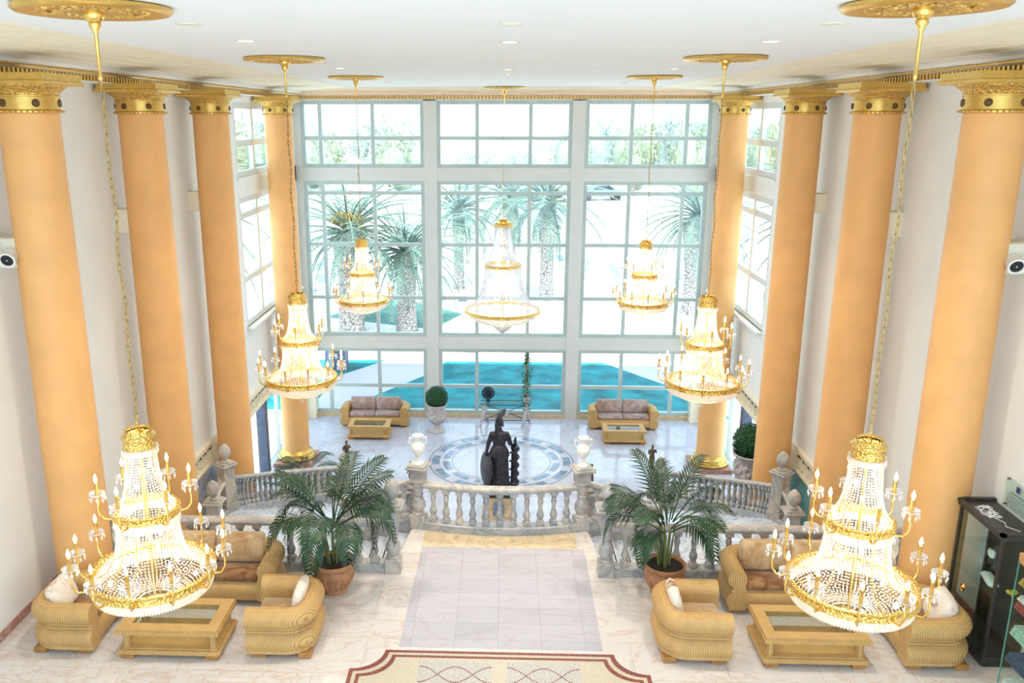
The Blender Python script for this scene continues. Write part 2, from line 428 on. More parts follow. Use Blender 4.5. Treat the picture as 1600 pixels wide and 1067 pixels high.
def wicker():
    m, nt, b = newmat('golden_wicker')
    tc = nt.nodes.new('ShaderNodeTexCoord'); sp = nt.nodes.new('ShaderNodeSeparateXYZ'); nt.links.new(tc.outputs['Object'], sp.inputs[0])
    def sn(a, k):
        mu = N(nt, 'ShaderNodeMath', operation='MULTIPLY'); mu.inputs[1].default_value = k; nt.links.new(a, mu.inputs[0])
        s_ = N(nt, 'ShaderNodeMath', operation='SINE'); nt.links.new(mu.outputs[0], s_.inputs[0]); return s_.outputs[0]
    ad = N(nt, 'ShaderNodeMath', operation='ADD'); nt.links.new(sp.outputs[0], ad.inputs[0]); nt.links.new(sp.outputs[1], ad.inputs[1])
    s1 = sn(ad.outputs[0], 2 * PI / 0.032); s2 = sn(sp.outputs[2], 2 * PI / 0.016)
    m2 = N(nt, 'ShaderNodeMath', operation='MULTIPLY'); m2.inputs[1].default_value = 0.4; nt.links.new(s2, m2.inputs[0])
    h = N(nt, 'ShaderNodeMath', operation='ADD'); nt.links.new(s1, h.inputs[0]); nt.links.new(m2.outputs[0], h.inputs[1])
    mr = N(nt, 'ShaderNodeMapRange'); mr.inputs[1].default_value = -1.4; mr.inputs[2].default_value = 1.4; nt.links.new(h.outputs[0], mr.inputs[0])
    f = noise(nt, coords(nt, 'obj'), 5, 4)
    c1 = ramp(nt, [(0.0, (0.42, 0.23, 0.07)), (0.5, (0.66, 0.40, 0.14)), (1.0, (0.78, 0.50, 0.20))], mr.outputs[0])
    c2 = ramp(nt, [(0.3, (0.86,) * 3), (0.7, (1.0,) * 3)], f)
    setc(nt, b, mixc(nt, c1.outputs[0], c2.outputs[0], 1.0, 'MULTIPLY')); b.inputs['Roughness'].default_value = 0.5
    bump(nt, b, mr.outputs[0], 0.5, 0.008); return m
M['wicker'] = wicker()
def velvet(name, c1, c2, lo=0.4, hi=0.6, scale=4.0):
    m, nt, b = newmat(name)
    f = noise(nt, coords(nt, 'pos', (1, 1.6, 1)), scale, 5, 0.6, 0.8)
    r = ramp(nt, [(lo, c1), (hi, c2)], f); setc(nt, b, r.outputs[0]); b.inputs['Roughness'].default_value = 0.75
    b.inputs['Sheen Weight'].default_value = 0.5; b.inputs['Sheen Roughness'].default_value = 0.4
    return m
M['velvet_brown'] = velvet('brown_velvet', (0.20, 0.075, 0.02), (0.42, 0.22, 0.09))
M['velvet_sand'] = velvet('sand_velvet', (0.42, 0.22, 0.08), (0.64, 0.44, 0.24), 0.35, 0.65)
M['velvet_pale'] = velvet('pale_velvet', (0.35, 0.14, 0.05), (0.86, 0.74, 0.62), 0.33, 0.45, 3.0)
M['velvet_rose'] = velvet('rose_grey_velvet', (0.34, 0.21, 0.18), (0.55, 0.44, 0.44), 0.35, 0.65)
# ================================================================== SETTING
def struct(mb, name, mats, label=None, smooth=35):
    o = mb.build(name, mats, None, smooth); tag(o, label, None, None, 'structure'); return o
SIDES = ((-1, 'left'), (1, 'right'))
# upper floor: slab with a rounded bay for the central balustrade
ARC_R = 4.69
ARC_C = (0.0, 13.55 + ARC_R)
def arc_pts(x0, n=17, R=ARC_R):
    out = []
    for i in range(n):
        x = x0 + (-2 * x0) * i / (n - 1)
        out.append((x, ARC_C[1] - math.sqrt(R * R - x * x)))
    return out
arc = arc_pts(-1.42)
EDGE = 12.42
poly = [(-WX, 1.2), (WX, 1.2), (WX, EDGE), (1.68, EDGE), (1.55, 13.6)] + [(x, y + 0.14) for x, y in reversed(arc)] + [(-1.55, 13.6), (-1.68, EDGE), (-WX, EDGE)]
mb = MB(); mb.prism(poly, ZL, 0.0, 1)
struct(mb, 'floor', [M['floor_up'], M['floor_tan']], None, 0)
# paler runner of small tiles and the tan border laid in the upper floor
mb = MB(); mb.prism([(-1.35, 10.2), (1.42, 10.2), (1.42, 13.02), (-1.30, 13.02)], 0.0, 0.003)
struct(mb, 'floor_runner', M['floor_runner'], None, 0)
mb = MB()
bp = [(x, y - 0.02) for x, y in arc_pts(-1.3)]
mb.prism([(-1.30, 13.02), (1.30, 13.02)] + list(reversed(bp)), 0.0, 0.0025)
struct(mb, 'floor_border', M['floor_tan'], None, 0)
mb = MB(); mb.box(-WX, WX, EDGE - 0.02, YW + 0.25, ZL - 0.3, ZL)
struct(mb, 'floor_lower', M['floor_low'], None, 0)
# mosaic panel with stepped double border, laid in the upper floor
def panel_outline(x0, x1, y1, r, y0=5.6, n=10):
    pts = [(x0, y0), (x1, y0), (x1, y1 - r)]
    for i in range(1, n):
        a = -PI / 2 - PI / 2 * i / n
        pts.append((x1 + r * math.cos(a), y1 + r * math.sin(a)))
    pts.append((x1 - r, y1)); pts.append((x0 + r, y1))
    for i in range(1, n):
        a = 0 - PI / 2 * i / n
        pts.append((x0 + r * math.cos(a), y1 + r * math.sin(a)))
    pts.append((x0, y1 - r))
    return pts
mp_ = thing('floor_mosaic', 'cream mosaic floor panel with dark red double border', 'mosaic'); mp_['kind'] = 'structure'
MX = 0.02
mb = MB(); mb.prism(panel_outline(-1.96 + MX, 1.96 + MX, 10.12, 0.42), 0.0, 0.004); mb.build('panel', M['terrazzo'], mp_, 0)
def band(mb, inset, wdt, z):
    a = panel_outline(-1.96 + MX + inset, 1.96 + MX - inset, 10.12 - inset, 0.42)
    b = panel_outline(-1.96 + MX + inset + wdt, 1.96 + MX - inset - wdt, 10.12 - inset - wdt, 0.42)
    A = [mb.vert((x, y, z)) for x, y in a]; B = [mb.vert((x, y, z)) for x, y in b]
    n = len(A)
    for i in range(n): mb.face((A[i], A[(i + 1) % n], B[(i + 1) % n], B[i]))
mb = MB(); band(mb, 0.0, 0.055, 0.0055); mb.build('border', M['inlay_red'], mp_, 0)
mb = MB(); band(mb, 0.105, 0.05, 0.0055); mb.build('border', M['inlay_red'], mp_, 0)
for cx in (-0.55, 0.60):
    mb = MB(); mb.box(cx - 0.48, cx + 0.48, 8.6, 9.9, 0.004, 0.0055); mb.build('mosaic_square', M['terrazzo_grey'], mp_, 0)
    mb = MB()
    for ph in (0, PI):
        for i in range(34):
            t = i / 33.0
            x = cx - 0.46 + 0.92 * t; y = 9.62 + 0.16 * math.cos(ph + t * 2 * PI * 1.0)
            mb.lathe([(0, 0), (0.013, 0), (0.013, 0.002), (0, 0.002)], 6, (x, y, 0.0055))
    mb.build('rope_pattern', M['inlay_red'], mp_, 0)
# round marble medallion in the lower floor
md = thing('floor_medallion', 'round blue and white marble medallion in the lower floor', 'medallion', (0, 24.55, ZL)); md['kind'] = 'structure'
def annulus(mb, r0, r1, z, a0=0.0, a1=2 * PI, n=72):
    full = abs(a1 - a0 - 2 * PI) < 1e-6
    A = [mb.vert((r0 * math.cos(a0 + (a1 - a0) * i / n), r0 * math.sin(a0 + (a1 - a0) * i / n), z)) for i in range(n + (0 if full else 1))]
    B = [mb.vert((r1 * math.cos(a0 + (a1 - a0) * i / n), r1 * math.sin(a0 + (a1 - a0) * i / n), z)) for i in range(n + (0 if full else 1))]
    k = len(A)
    for i in range(n): mb.face((A[i], B[i], B[(i + 1) % k], A[(i + 1) % k]))
mb = MB(); annulus(mb, 2.18, 2.22, 0.003); annulus(mb, 1.50, 1.525, 0.003); mb.build('line_ring', M['inlay_dark'], md, 0)
mb = MB(); annulus(mb, 1.81, 1.85, 0.003); annulus(mb, 1.87, 1.885, 0.003); annulus(mb, 1.555, 1.57, 0.003); annulus(mb, 2.145, 2.16, 0.003); mb.build('white_ring', M['inlay_white'], md, 0)
mb = MB()
for i in range(12):
    a = 2 * PI * i / 12
    annulus(mb, 1.90, 2.13, 0.0035, a - 0.17, a + 0.17, 8)
    annulus(mb, 1.58, 1.79, 0.0035, a + 0.26 - 0.19, a + 0.26 + 0.19, 8)
mb.build('blue_inlay', M['inlay_blue'], md, 0)

# side walls: solid up to the windows, openings for windows and doors beyond Y=22
WY0, WY1 = 22.15, 28.0
def side_wall(s, nm):
    mb = MB()
    x0, x1 = sorted((s * WX, s * (WX + 0.3)))
    mb.box(x0, x1, -4.5, WY0, -0.85, ZC + 0.1)
    mb.box(x0, x1, WY0, YW + 0.3, -0.85, 1.5)
    mb.box(x0, x1, WY0, YW + 0.3, 4.95, 5.45)
    mb.box(x0, x1, WY0, YW + 0.3, 7.36, ZC + 0.1)
    mb.box(x0, x1, WY1, YW + 0.3, 1.5, 7.4)
    mb.box(x0, x1, 27.9, YW + 0.3, ZL, -0.85)
    mb.box(x0, x1, 1.2, EDGE, ZL, -0.85)
    struct(mb, 'wall_' + nm, M['wall'], None, 0)
    mb = MB(); mb.box(x0, x1, EDGE, 21.7, ZL, -0.85)
    struct(mb, 'wall_%s_panel' % nm, M['panel_blue'] if s < 0 else M['panel_teal'], None, 0)
    # frieze with relief
    mb = MB(); xf = s * WX
    a, b = sorted((xf, xf - s * 0.05))
    mb.box(a, b, 12.8, 27.9, -0.86, -0.36)
    a2, b2 = sorted((xf, xf - s * 0.09))
    mb.box(a2, b2, 12.8, 27.9, -0.42, -0.34); mb.box(a2, b2, 12.8, 27.9, -0.88, -0.82)
    a3, b3 = sorted((xf, xf - s * 0.075))
    y = 13.0
    while y < 27.6:
        mb.box(a3, b3, y, y + 0.05, -0.76, -0.48); mb.box(a3, b3, y, y + 0.22, -0.52, -0.48)
        mb.box(a3, b3, y + 0.17, y + 0.22, -0.70, -0.48); mb.box(a3, b3, y + 0.1, y + 0.22, -0.76, -0.72)
        y += 0.32
    struct(mb, 'trim_frieze_' + nm, M['cornice'] if s > 0 else M['cornice'], None, 0)
    mb = MB(); a, b = sorted((xf, xf - s * 0.02)); mb.box(a, b, 1.2, 12.3, 0, 0.13)
    struct(mb, 'baseboard_' + nm, M['red_marble'], None, 0)
    mb = MB(); a, b = sorted((xf + s * 0.3, xf - s * 0.16)); mb.box(a, b, WY0 - 0.05, WY1 + 0.05, 1.43, 1.5, 0.01)
    a, b = sorted((xf + s * 0.3, xf - s * 0.03)); mb.box(a, b, WY0 - 0.02, WY1 + 0.02, 5.4, 5.46)
    struct(mb, 'trim_sill_' + nm, M['wall'], None, 0)
for s, nm in SIDES: side_wall(s, nm)

# ceiling and roof
mb = MB(); mb.box(-WX - 0.3, WX + 0.3, -4.5, YW + 0.3, ZC, ZC + 0.6); struct(mb, 'ceiling', M['ceiling'], None, 0)
# cornice: shallow cove, mouldings and a row of dentils
cprof = [(0.0, 7.53), (0.30, 7.53), (0.36, 7.53), (0.36, 7.545), (0.31, 7.545), (0.31, 7.64), (0.37, 7.645), (0.37, 7.69), (0.385, 7.71), (0.40, 7.75), (0.47, 7.78), (0.56, 7.785), (0.57, 7.793),
         (0.95, 7.802), (0.95, 7.806), (1.3, 7.814), (1.3, 7.818), (1.6, 7.825), (1.6, 7.829), (1.9, 7.836), (2.25, 7.84), (2.25, 7.86), (0, 7.86)]
def cornice(path, nm, mats, white_n):
    mb = MB(); mb.sweep(path, [(d, z) for d, z in cprof], True, False, True)
    o = struct(mb, 'trim_cornice_' + nm, mats[0], None, 0)
    n = len(cprof)
    if mats[1]:
        o.data.materials.append(mats[1])
        for i, p in enumerate(o.data.polygons):
            if i < n * (len(path) - 1) and (i % n) in (0, 1, 2, 3, 5, 7, 8, 9, 10, 11): p.material_index = 1
for s, nm in SIDES:
    path = [(s * WX, 1.2, 0), (s * WX, YW, 0)]
    if s > 0: path.reverse()
    cornice(path, nm, (M['cornice'], M['cornice_white']), 0)
    mb = MB(); y = 1.3
    while y < YW - 0.4:
        a, b = sorted((s * (WX - 0.36), s * (WX - 0.305)))
        mb.box(a, b, y, y + 0.055, 7.552, 7.632); y += 0.11
    struct(mb, 'trim_dentil_' + nm, M['gilt'], None, 0)
    mb = MB()
    pts = [(s * (WX - 0.385), 1.2 + 0.04 * i, 7.668 + 0.006 * (i % 2)) for i in range(int((YW - 1.7) / 0.04))]
    mb.tube(pts, [0.016 + 0.008 * (i % 2) for i in range(len(pts))], 5)
    struct(mb, 'trim_rope_' + nm, M['gilt'], None, 60)
cornice([(-WX, YW, 0), (WX, YW, 0)], 'far', (plain('cornice_peach', (0.84, 0.66, 0.47), 0.6, var=0.03), None), 0)
mb = MB(); x = -6.4
while x < 6.4:
    mb.box(x, x + 0.055, YW - 0.36, YW - 0.305, 7.552, 7.632); x += 0.11
struct(mb, 'trim_dentil_far', M['gilt'], None, 0)

# window wall: piers, beams, then three windows in each of three tiers
P0, P1 = 2.19, 2.61
mb = MB()
for a, b in ((-P1, -P0), (P0, P1), (-WX - 0.3, -6.62), (6.62, WX + 0.3)): mb.box(a, b, YW, YW + 0.35, ZL, 7.6)
for z0, z1 in ((4.95, 5.38), (-0.76, -0.32)): mb.box(-6.7, 6.7, YW + 0.02, YW + 0.33, z0, z1)
mb.box(-6.7, 6.7, YW, YW + 0.35, 7.5, ZC)
struct(mb, 'wall_far', M['beam'], None, 0)
mb = MB()
for a, b in ((-6.62, -P1), (-P0, P0), (P1, 6.62)): mb.box(a, b, YW - 0.02, YW + 0.3, ZL, ZL + 0.13)
struct(mb, 'trim_sill_far', M['floor_tan'], None, 0)
def window(n, x0, x1, z0, z1, mull, hors, y=None, axis='x', fixed=None, cls='window', mw=0.12, fmat='mullion'):
    t = thing('%s_%d' % (cls, n), None, None); t['kind'] = 'structure'
    mb = MB(); gl = MB()
    def bx(a0, a1, b0, b1, d0=-0.05, d1=0.05):
        if axis == 'x': mb.box(a0, a1, y + d0, y + d1, b0, b1)
        else: mb.box(y + d0, y + d1, a0, a1, b0, b1)
    fw = mw
    bx(x0, x0 + fw, z0, z1, -.08, .08); bx(x1 - fw, x1, z0, z1, -.08, .08); bx(x0 + fw, x1 - fw, z0, z0 + fw, -.07, .07); bx(x0 + fw, x1 - fw, z1 - fw, z1, -.07, .07)
    for m in mull: bx(m - mw / 2, m + mw / 2, z0, z1, -0.06, 0.06)
    for h in hors: bx(x0, x1, h - mw / 2, h + mw / 2, -0.05, 0.05)
    mb.build('frame', M[fmat], t, 0)
    if axis == 'x':
        gl.box(x0 + 0.01, x1 - 0.01, y - 0.003, y + 0.003, z0 + 0.01, z1 - 0.01)
    else: gl.box(y - 0.003, y + 0.003, x0 + 0.01, x1 - 0.01, z0 + 0.01, z1 - 0.01)
    gl.build('glass', M['glass'], t, 0)
    return t
k = 0
for x0, x1, mu in ((-6.62, -P1, (-6.0, -4.28)), (-P0, P0, (-0.88, 0.85)), (P1, 6.62, (4.1, 5.85))):
    for z0, z1, ho in ((5.38, 7.5, (6.32,)), (-0.32, 4.95, (4.55, 2.84, 1.02)), (ZL + 0.13, -0.76, (-2.12,))):
        k += 1; window(k, x0, x1, z0, z1, mu, ho, YW + 0.12)
for s, nm in SIDES:
    for z0, z1, ho in ((5.45, 7.36, (6.32,)), (1.5, 4.95, (4.45, 2.75))):
        k += 1; window(k, WY0, WY1, z0, z1, (23.9, 25.6, 26.9), ho, s * (WX + 0.10), 'y', mw=0.16, fmat='beam')
kd = 0
for s, nm in SIDES:
    for y0, y1, mu in ((21.7, 23.3, ()), (23.3, 27.9, (24.8, 26.4))):
        kd += 1; t = window(kd, y0, y1, ZL, -0.85, mu, (), s * (WX + 0.10), 'y', cls='door', mw=0.05)
    mb = MB(); a, b = sorted((s * (WX - 0.02), s * (WX + 0.25))); mb.box(a, b, 23.15, 23.42, ZL, -0.85)
    struct(mb, 'trim_door_post_' + nm, M['planter'], None, 0)
    mb = MB(); a, b = sorted((s * (WX - 0.35), s * WX)); mb.box(a, b, YW - 0.3, YW, ZL + 0.1, -0.85); mb.box(a - 0.03, b, YW - 0.33, YW, ZL, ZL + 0.12)
    struct(mb, 'trim_pilaster_' + nm, M['cornice'], None, 0)

# columns
CY = (11.5, 15.1, 18.72, 24.33); CXX = 6.27; CR = 0.385
def make_column():
    t = thing('column', None, None); t['kind'] = 'structure'
    zb = 0.0
    mb = MB()
    pr = [(CR * 1.06, 0), (CR * 1.06, 0.02)] + [(CR * (1.04 - 0.06 * (i / 12.0) ** 1.5), 0.05 + 6.99 * i / 12) for i in range(13)]
    mb.lathe(pr, 40); return t, mb
def column(s, y, zb, label):
    t = thing('column', label, None, (s * CXX, y, zb)); t['kind'] = 'structure'
    H = 7.05 - zb
    low = 0.42 if zb < -1 else 0.0
    mb = MB(); mb.lathe([(CR * 1.03, low)] + [(CR * (1.03 - 0.06 * (i / 12.0) ** 1.6), low + (H - low) * i / 12) for i in range(1, 13)], 44)
    mb.build('shaft', M['column'], t, 60)
    mb = MB(); r = CR * 0.98
    mb.lathe([(r + .005, H - .01), (r + .05, H), (r + .055, H + .025), (r + .02, H + .04), (r + .02, H + .20), (r + .03, H + .205), (r + .03, H + .22), (r + .02, H + .225)], 44)
    mb.build('capital_band', M['gilt'], t, 40)
    mb = MB(); mb.lathe([(r + .02, H + .22), (r + .03, H + .25), (r + .09, H + .30), (r + .13, H + .33), (r + .14, H + .345), (r + .1, H + .35)], 44, mod=lambda a, z: 1 + 0.012 * math.sin(a * 44) )
    mb.build('capital_leaves', M['gilt_relief'], t, 60)
    mb = MB(); q = r + .16
    mb.box(-q, q, -q, q, H + .345, H + .40, 0.012); mb.box(-q + .03, q - .03, -q + .03, q - .03, H + .39, H + .49)
    mb.build('abacus', M['gilt'], t, 0)
    mb = MB()
    for i in range(40):
        a = 2 * PI * i / 40
        mb.ball(((r + .052) * math.cos(a), (r + .052) * math.sin(a), H + .012), 0.018, 6, 4, (1, 1, 0.8))
    mb.build('bead_ring', M['gilt_relief'], t, 60)
    for i in range(6):
        a = 2 * PI * i / 6 + (PI / 2 + 0.3 if s > 0 else PI / 2 - 0.3)
        mb = MB(); mb.lathe([(0, .018), (.02, .018), (.03, .012), (.042, .02), (.05, .008), (.05, 0)], 12)
        inst(mb.mesh('rosette', M['rosette']), 'rosette', t, ((r + .02) * math.cos(a), (r + .02) * math.sin(a), H + .12), rot=(0, PI / 2, a))
    # bracket block tying the shaft to the wall
    mb = MB(); a, b = sorted((s * (CR - .06), s * (WX - CXX + .02)))
    mb.box(a, b, -.16, .16, 5.0 - zb, 5.42 - zb, 0.01)
    if zb < -1: mb.box(a, b, -.16, .16, -0.86 - zb, -0.36 - zb, 0.01)
    mb.build('wall_bracket', M['cornice'], t, 0)
    if zb < -1:
        mb = MB(); mb.box(-.58, .58, -.58, .58, 0, .13, 0.012); mb.build('plinth', M['red_marble'], t, 0)
        mb = MB(); mb.lathe([(.50, .13), (.545, .16), (.555, .20), (.53, .24), (.48, .255), (.46, .28), (.46, .30), (.49, .315), (.495, .345), (.46, .37), (.42, .40), (.40, .43)], 44)
        mb.build('gilt_base', M['gilt'], t, 40)
    else:
        mb = MB(); mb.box(-.5, .5, -.5, .5, 0, .06, .01); mb.build('plinth', M['red_marble'], t, 0)
for s, nm in SIDES:
    for i, y in enumerate(CY):
        column(s, y, ZL if (i > 0) else 0.0, None)

# staircases: five steps to a landing, then a curved flight to the lower floor
def bez(p, t):
    a, b, c = p; u = 1 - t
    return (u * u * a[0] + 2 * u * t * b[0] + t * t * c[0], u * u * a[1] + 2 * u * t * b[1] + t * t * c[1])
ZLAND = -0.8
INNER = ((2.95, 14.75), (3.35, 17.4), (2.30, 20.3)); OUTER = ((5.55, 15.95), (6.25, 18.3), (4.25, 21.3))
def staircase(s, nm):
    mb = MB()
    X = lambda x: s * x
    for i in range(5):
        xa, xb = 1.55 + .28 * i, 1.68 + .28 * (i + 1)
        z = -.16 * (i + 1)
        a, b = sorted((X(xa), X(xb)))
        ya = 13.75 + 0.7 * (i / 4.0) ** 1.0
        mb.box(a, b, EDGE - .01, ya + .15, ZL, z)
        a, b = sorted((X(xb - .02), X(xb + .015))); mb.box(a, b, EDGE, ya + .15, z - .035, z)
    land = [(2.9, EDGE - .01), (5.9, EDGE - .01), (5.9, 14.9), OUTER[0], INNER[0], (2.9, 14.6)]
    if s > 0: mb.prism([(X(x), y) for x, y in land], ZL, ZLAND)
    else: mb.prism([(X(x), y) for x, y in land][::-1], ZL, ZLAND)
    n = 15
    for i in range(n):
        t0, t1 = i / n, (i + 1) / n
        q = [bez(INNER, t0), bez(OUTER, t0), bez(OUTER, t1), bez(INNER, t1)]
        q = [(X(x), y) for x, y in q]
        if s < 0: q = q[::-1]
        z = ZLAND + (ZL - ZLAND) * (i + 1) / (n + 1)
        mb.prism(q, ZL, z)
    struct(mb, 'stairs_' + nm, M['stair'], None, 0)
for s, nm in SIDES: staircase(s, nm)
# ================================================================== BALUSTRADES
def baluster_mesh(name, h=0.62, r=0.062, mat='rail'):
    mb = MB()
    mb.box(-r * 1.02, r * 1.02, -r * 1.02, r * 1.02, 0, .075, .006)
    z = lambda t: .075 + (h - .15) * t
    mb.lathe([(r * .95, z(0)), (r * .95, z(.03)), (r * .7, z(.06)), (r * .78, z(.11)), (r * 1.05, z(.20)), (r * 1.02, z(.29)), (r * .72, z(.40)), (r * .52, z(.50)), (r * .62, z(.53)), (r * .62, z(.56)), (r * .5, z(.58)),
              (r * .66, z(.66)), (r * .80, z(.74)), (r * .74, z(.84)), (r * .55, z(.91)), (r * .8, z(.95)), (r * .85, z(1))], 14)
    mb.box(-r * 1.0, r * 1.0, -r * 1.0, r * 1.0, h - .075, h, .006)
    return mb.mesh(name, M[mat], 40)
BAL = [baluster_mesh('baluster', mat='rail'), baluster_mesh('baluster', mat='rail_dark')]
RAILP = [(-.07, 0), (.07, 0), (.07, .025), (.095, .035), (.10, .06), (.09, .08), (.065, .092), (-.065, .092), (-.09, .08), (-.10, .06), (-.095, .035), (-.07, .025)]
BASEP = [(-.12, 0), (.12, 0), (.12, .13), (.10, .15), (-.10, .15), (-.12, .13)]
FIN = None
def finial_mesh():
    mb = MB()
    mb.lathe([(.085, 0), (.09, .02), (.06, .04), (.045, .06), (.055, .075), (.05, .085), (.085, .11), (.115, .16), (.122, .21), (.112, .27), (.085, .33), (.045, .375), (.02, .395), (0, .40)], 20)
    return mb.mesh('finial', M['rail'], 50)
FINM = finial_mesh()
def cap_mesh():
    mb = MB(); mb.box(-.15, .15, -.15, .15, 0, .03, .005); mb.box(-.185, .185, -.185, .185, .03, .075, .012); mb.box(-.15, .15, -.15, .15, .075, .10, .006)
    return mb.mesh('cap', M['rail'], 0)
CAPM = cap_mesh()
def newel(parent, loc, rz=0.0, h=1.08, turned=True, finial=True, mat='rail'):
    mb = MB()
    if turned:
        mb.box(-.125, .125, -.125, .125, 0, .24, .01)
        r = .115; z = lambda t: .24 + (h - .46) * t
        mb.lathe([(r, z(0)), (r * 1.02, z(.04)), (r * .75, z(.08)), (r * .85, z(.14)), (r * 1.08, z(.24)), (r * 1.03, z(.36)), (r * .7, z(.5)), (r * .58, z(.57)), (r * .72, z(.60)), (r * .72, z(.63)), (r * .6, z(.66)), (r * .8, z(.78)), (r * .92, z(.88)), (r * .8, z(.96)), (r, z(1))], 18)
        mb.box(-.12, .12, -.12, .12, h - .22, h, .008)
    else:
        mb.box(-.15, .15, -.15, .15, 0, .2, .01); mb.box(-.13, .13, -.13, .13, .2, h, .008)
    o = mb.build('newel_post', M[mat], parent, 40, True, loc, rz)
    inst(CAPM, 'cap', o, (0, 0, h))
    if finial: inst(FINM, 'finial', o, (0, 0, h + .10))
    return o
def along(path, ds):
    L = [0]
    for a, b in zip(path, path[1:]): L.append(L[-1] + math.hypot(b[0] - a[0], b[1] - a[1]))
    out = []
    for d in ds:
        for i in range(len(path) - 1):
            if d <= L[i + 1] + 1e-9:
                t = (d - L[i]) / (L[i + 1] - L[i]); a, b = path[i], path[i + 1]
                out.append((a[0] + (b[0] - a[0]) * t, a[1] + (b[1] - a[1]) * t, a[2] + (b[2] - a[2]) * t, math.atan2(b[1] - a[1], b[0] - a[0]))); break
    return out, L[-1]
def balustrade(label, path, spacing=.215, trim=.22, group=None, h=0.62, name='balustrade', deep=0.0):
    t = thing(name, label, 'balustrade', path[0][:3], 0, group)
    o0 = path[0]; lp = [(p[0] - o0[0], p[1] - o0[1], p[2] - o0[2]) for p in path]
    mb = MB(); mb.sweep(lp, [(d, z if z > 0 else -deep) for d, z in BASEP]); mb.build('plinth', M['rail_dark'], t, 30)
    mb = MB(); mb.sweep([(p[0], p[1], p[2] + .15 + h - .004) for p in lp], RAILP); mb.build('handrail', M['rail'], t, 50)
    _, L = along(lp, [0]); n = max(1, int(round((L - 2 * trim) / spacing)))
    pts, _ = along(lp, [trim + (L - 2 * trim) * i / n for i in range(n + 1)])
    for i, (x, y, z, a) in enumerate(pts):
        inst(BAL[(i * 7 // 3) % 2], 'baluster', t, (x, y, z + .148), a)
    return t
# central bay
cp = [(x, y, 0) for x, y in arc_pts(-1.42, 25)]
t = balustrade('curved veined marble balustrade bulging towards the hall between two white vases', cp, .225, .27)
for s in (-1, 1):
    newel(t, ((1.42 * s) - cp[0][0], 13.77 - cp[0][1], 0), s * 0.25, 1.08, True, False)
# straight front runs to the walls, ending in the egg-topped posts
for s, lab in ((-1, 'straight marble balustrade behind the seats, running to the wall opposite the display cabinet'), (1, 'straight marble balustrade behind the seats, running to the wall beside the display cabinet')):
    path = [(s * 1.68, 12.25, 0), (s * 6.8, 12.25, 0)]
    t = balustrade(lab, path, .26, .30)
    newel(t, (0, -.02, 0), 0, 1.08)
# inner stair rails, from the vase posts down to the lower floor
def stair_z(t): return ZLAND + (ZL - ZLAND) * t
for s, lab in ((-1, 'inner marble stair rail winding down from the vase post on the topiary urn side'), (1, 'inner marble stair rail winding down from the vase post away from the topiary urn')):
    path = [(s * 1.50, 13.85, 0.02), (s * 2.0, 14.05, -.22), (s * 2.5, 14.25, -.55), (s * 2.9, 14.5, -.76)]
    for i in range(1, 11):
        x, y = bez(INNER, i / 10); path.append((s * x, y, stair_z(i / 10) + .05))
    t = balustrade(lab, path, .25, .22, deep=.4)
    e = path[-1]
    newel(t, (e[0] - path[0][0], e[1] - path[0][1], ZL - path[0][2]), 0, 1.0, False, False)
# outer stair rails with tall posts
for s, lab in ((-1, 'outer curved marble stair rail beside the small palms and the blue-grey wall panel'), (1, 'outer curved marble stair rail beside the teal wall panel')):
    path = []
    for i in range(13):
        t_ = i / 12; x, y = bez(OUTER, t_); path.append((s * x, y, -.94 + (ZL + .30 + .94) * t_))
    t = balustrade(lab, path, .24, .26, deep=.45)
    newel(t, (0, -.06, ZLAND - path[0][2]), s * 0.62, .96, False, True, 'rail')
    e = path[-1]
    newel(t, (e[0] - path[0][0], e[1] - path[0][1] + .1, ZL - path[0][2]), 0, 1.0, False, True)
    # short return to a lower egg-topped post at the landing edge
    q = [(s * 5.58, 15.85, ZLAND - .12), (s * 5.66, 15.5, ZLAND - .14), (s * 5.62, 15.2, ZLAND - .16), (s * 5.5, 14.95, ZLAND - .18)]
    o0 = path[0]; ql = [(p[0] - o0[0], p[1] - o0[1], p[2] - o0[2]) for p in q]
    mb = MB(); mb.sweep([(p[0], p[1], p[2] + .80 - .16 * i) for i, p in enumerate(ql)], RAILP); mb.build('return_rail', M['rail'], t, 50)
    mb = MB(); mb.sweep([(p[0], p[1], p[2] + .08) for p in ql], BASEP); mb.build('return_plinth', M['rail_dark'], t, 30)
    pts, _ = along(ql, [.25, .5, .72])
    for i, (x, y, z, a) in enumerate(pts): inst(BAL[1], 'baluster', t, (x, y, z + .22), a, (1, 1, .8))
    newel(t, (ql[-1][0], ql[-1][1], ZLAND - o0[2]), 0, .58, True, True)

# ================================================================== CHANDELIERS
def octa(mb, c, r, h=None):
    h = h or r
    b = len(mb.v)
    x, y, z = c
    mb.v += [(x + r, y, z), (x, y + r, z), (x - r, y, z), (x, y - r, z), (x, y, z + h), (x, y, z - h)]
    for i in range(4):
        mb.face((b + i, b + (i + 1) % 4, b + 4)); mb.face((b + (i + 1) % 4, b + i, b + 5))
def lerp_prof(prof, z):
    for (r0, z0), (r1, z1) in zip(prof, prof[1:]):
        if z0 >= z >= z1: return r0 + (r1 - r0) * (z0 - z) / (z0 - z1)
    return prof[-1][0]
def bead_net(mb, prof, dz, n, r, lines=True):
    z = prof[0][1]
    while z > prof[-1][1]:
        R = lerp_prof(prof, z)
        for i in range(n):
            a = 2 * PI * i / n
            octa(mb, (R * math.cos(a), R * math.sin(a), z), r, r * .95)
        # finer steps where the net flares out
        R2 = lerp_prof(prof, z - dz); z -= dz / max(1.0, math.hypot(1.0, (R2 - R) / dz))
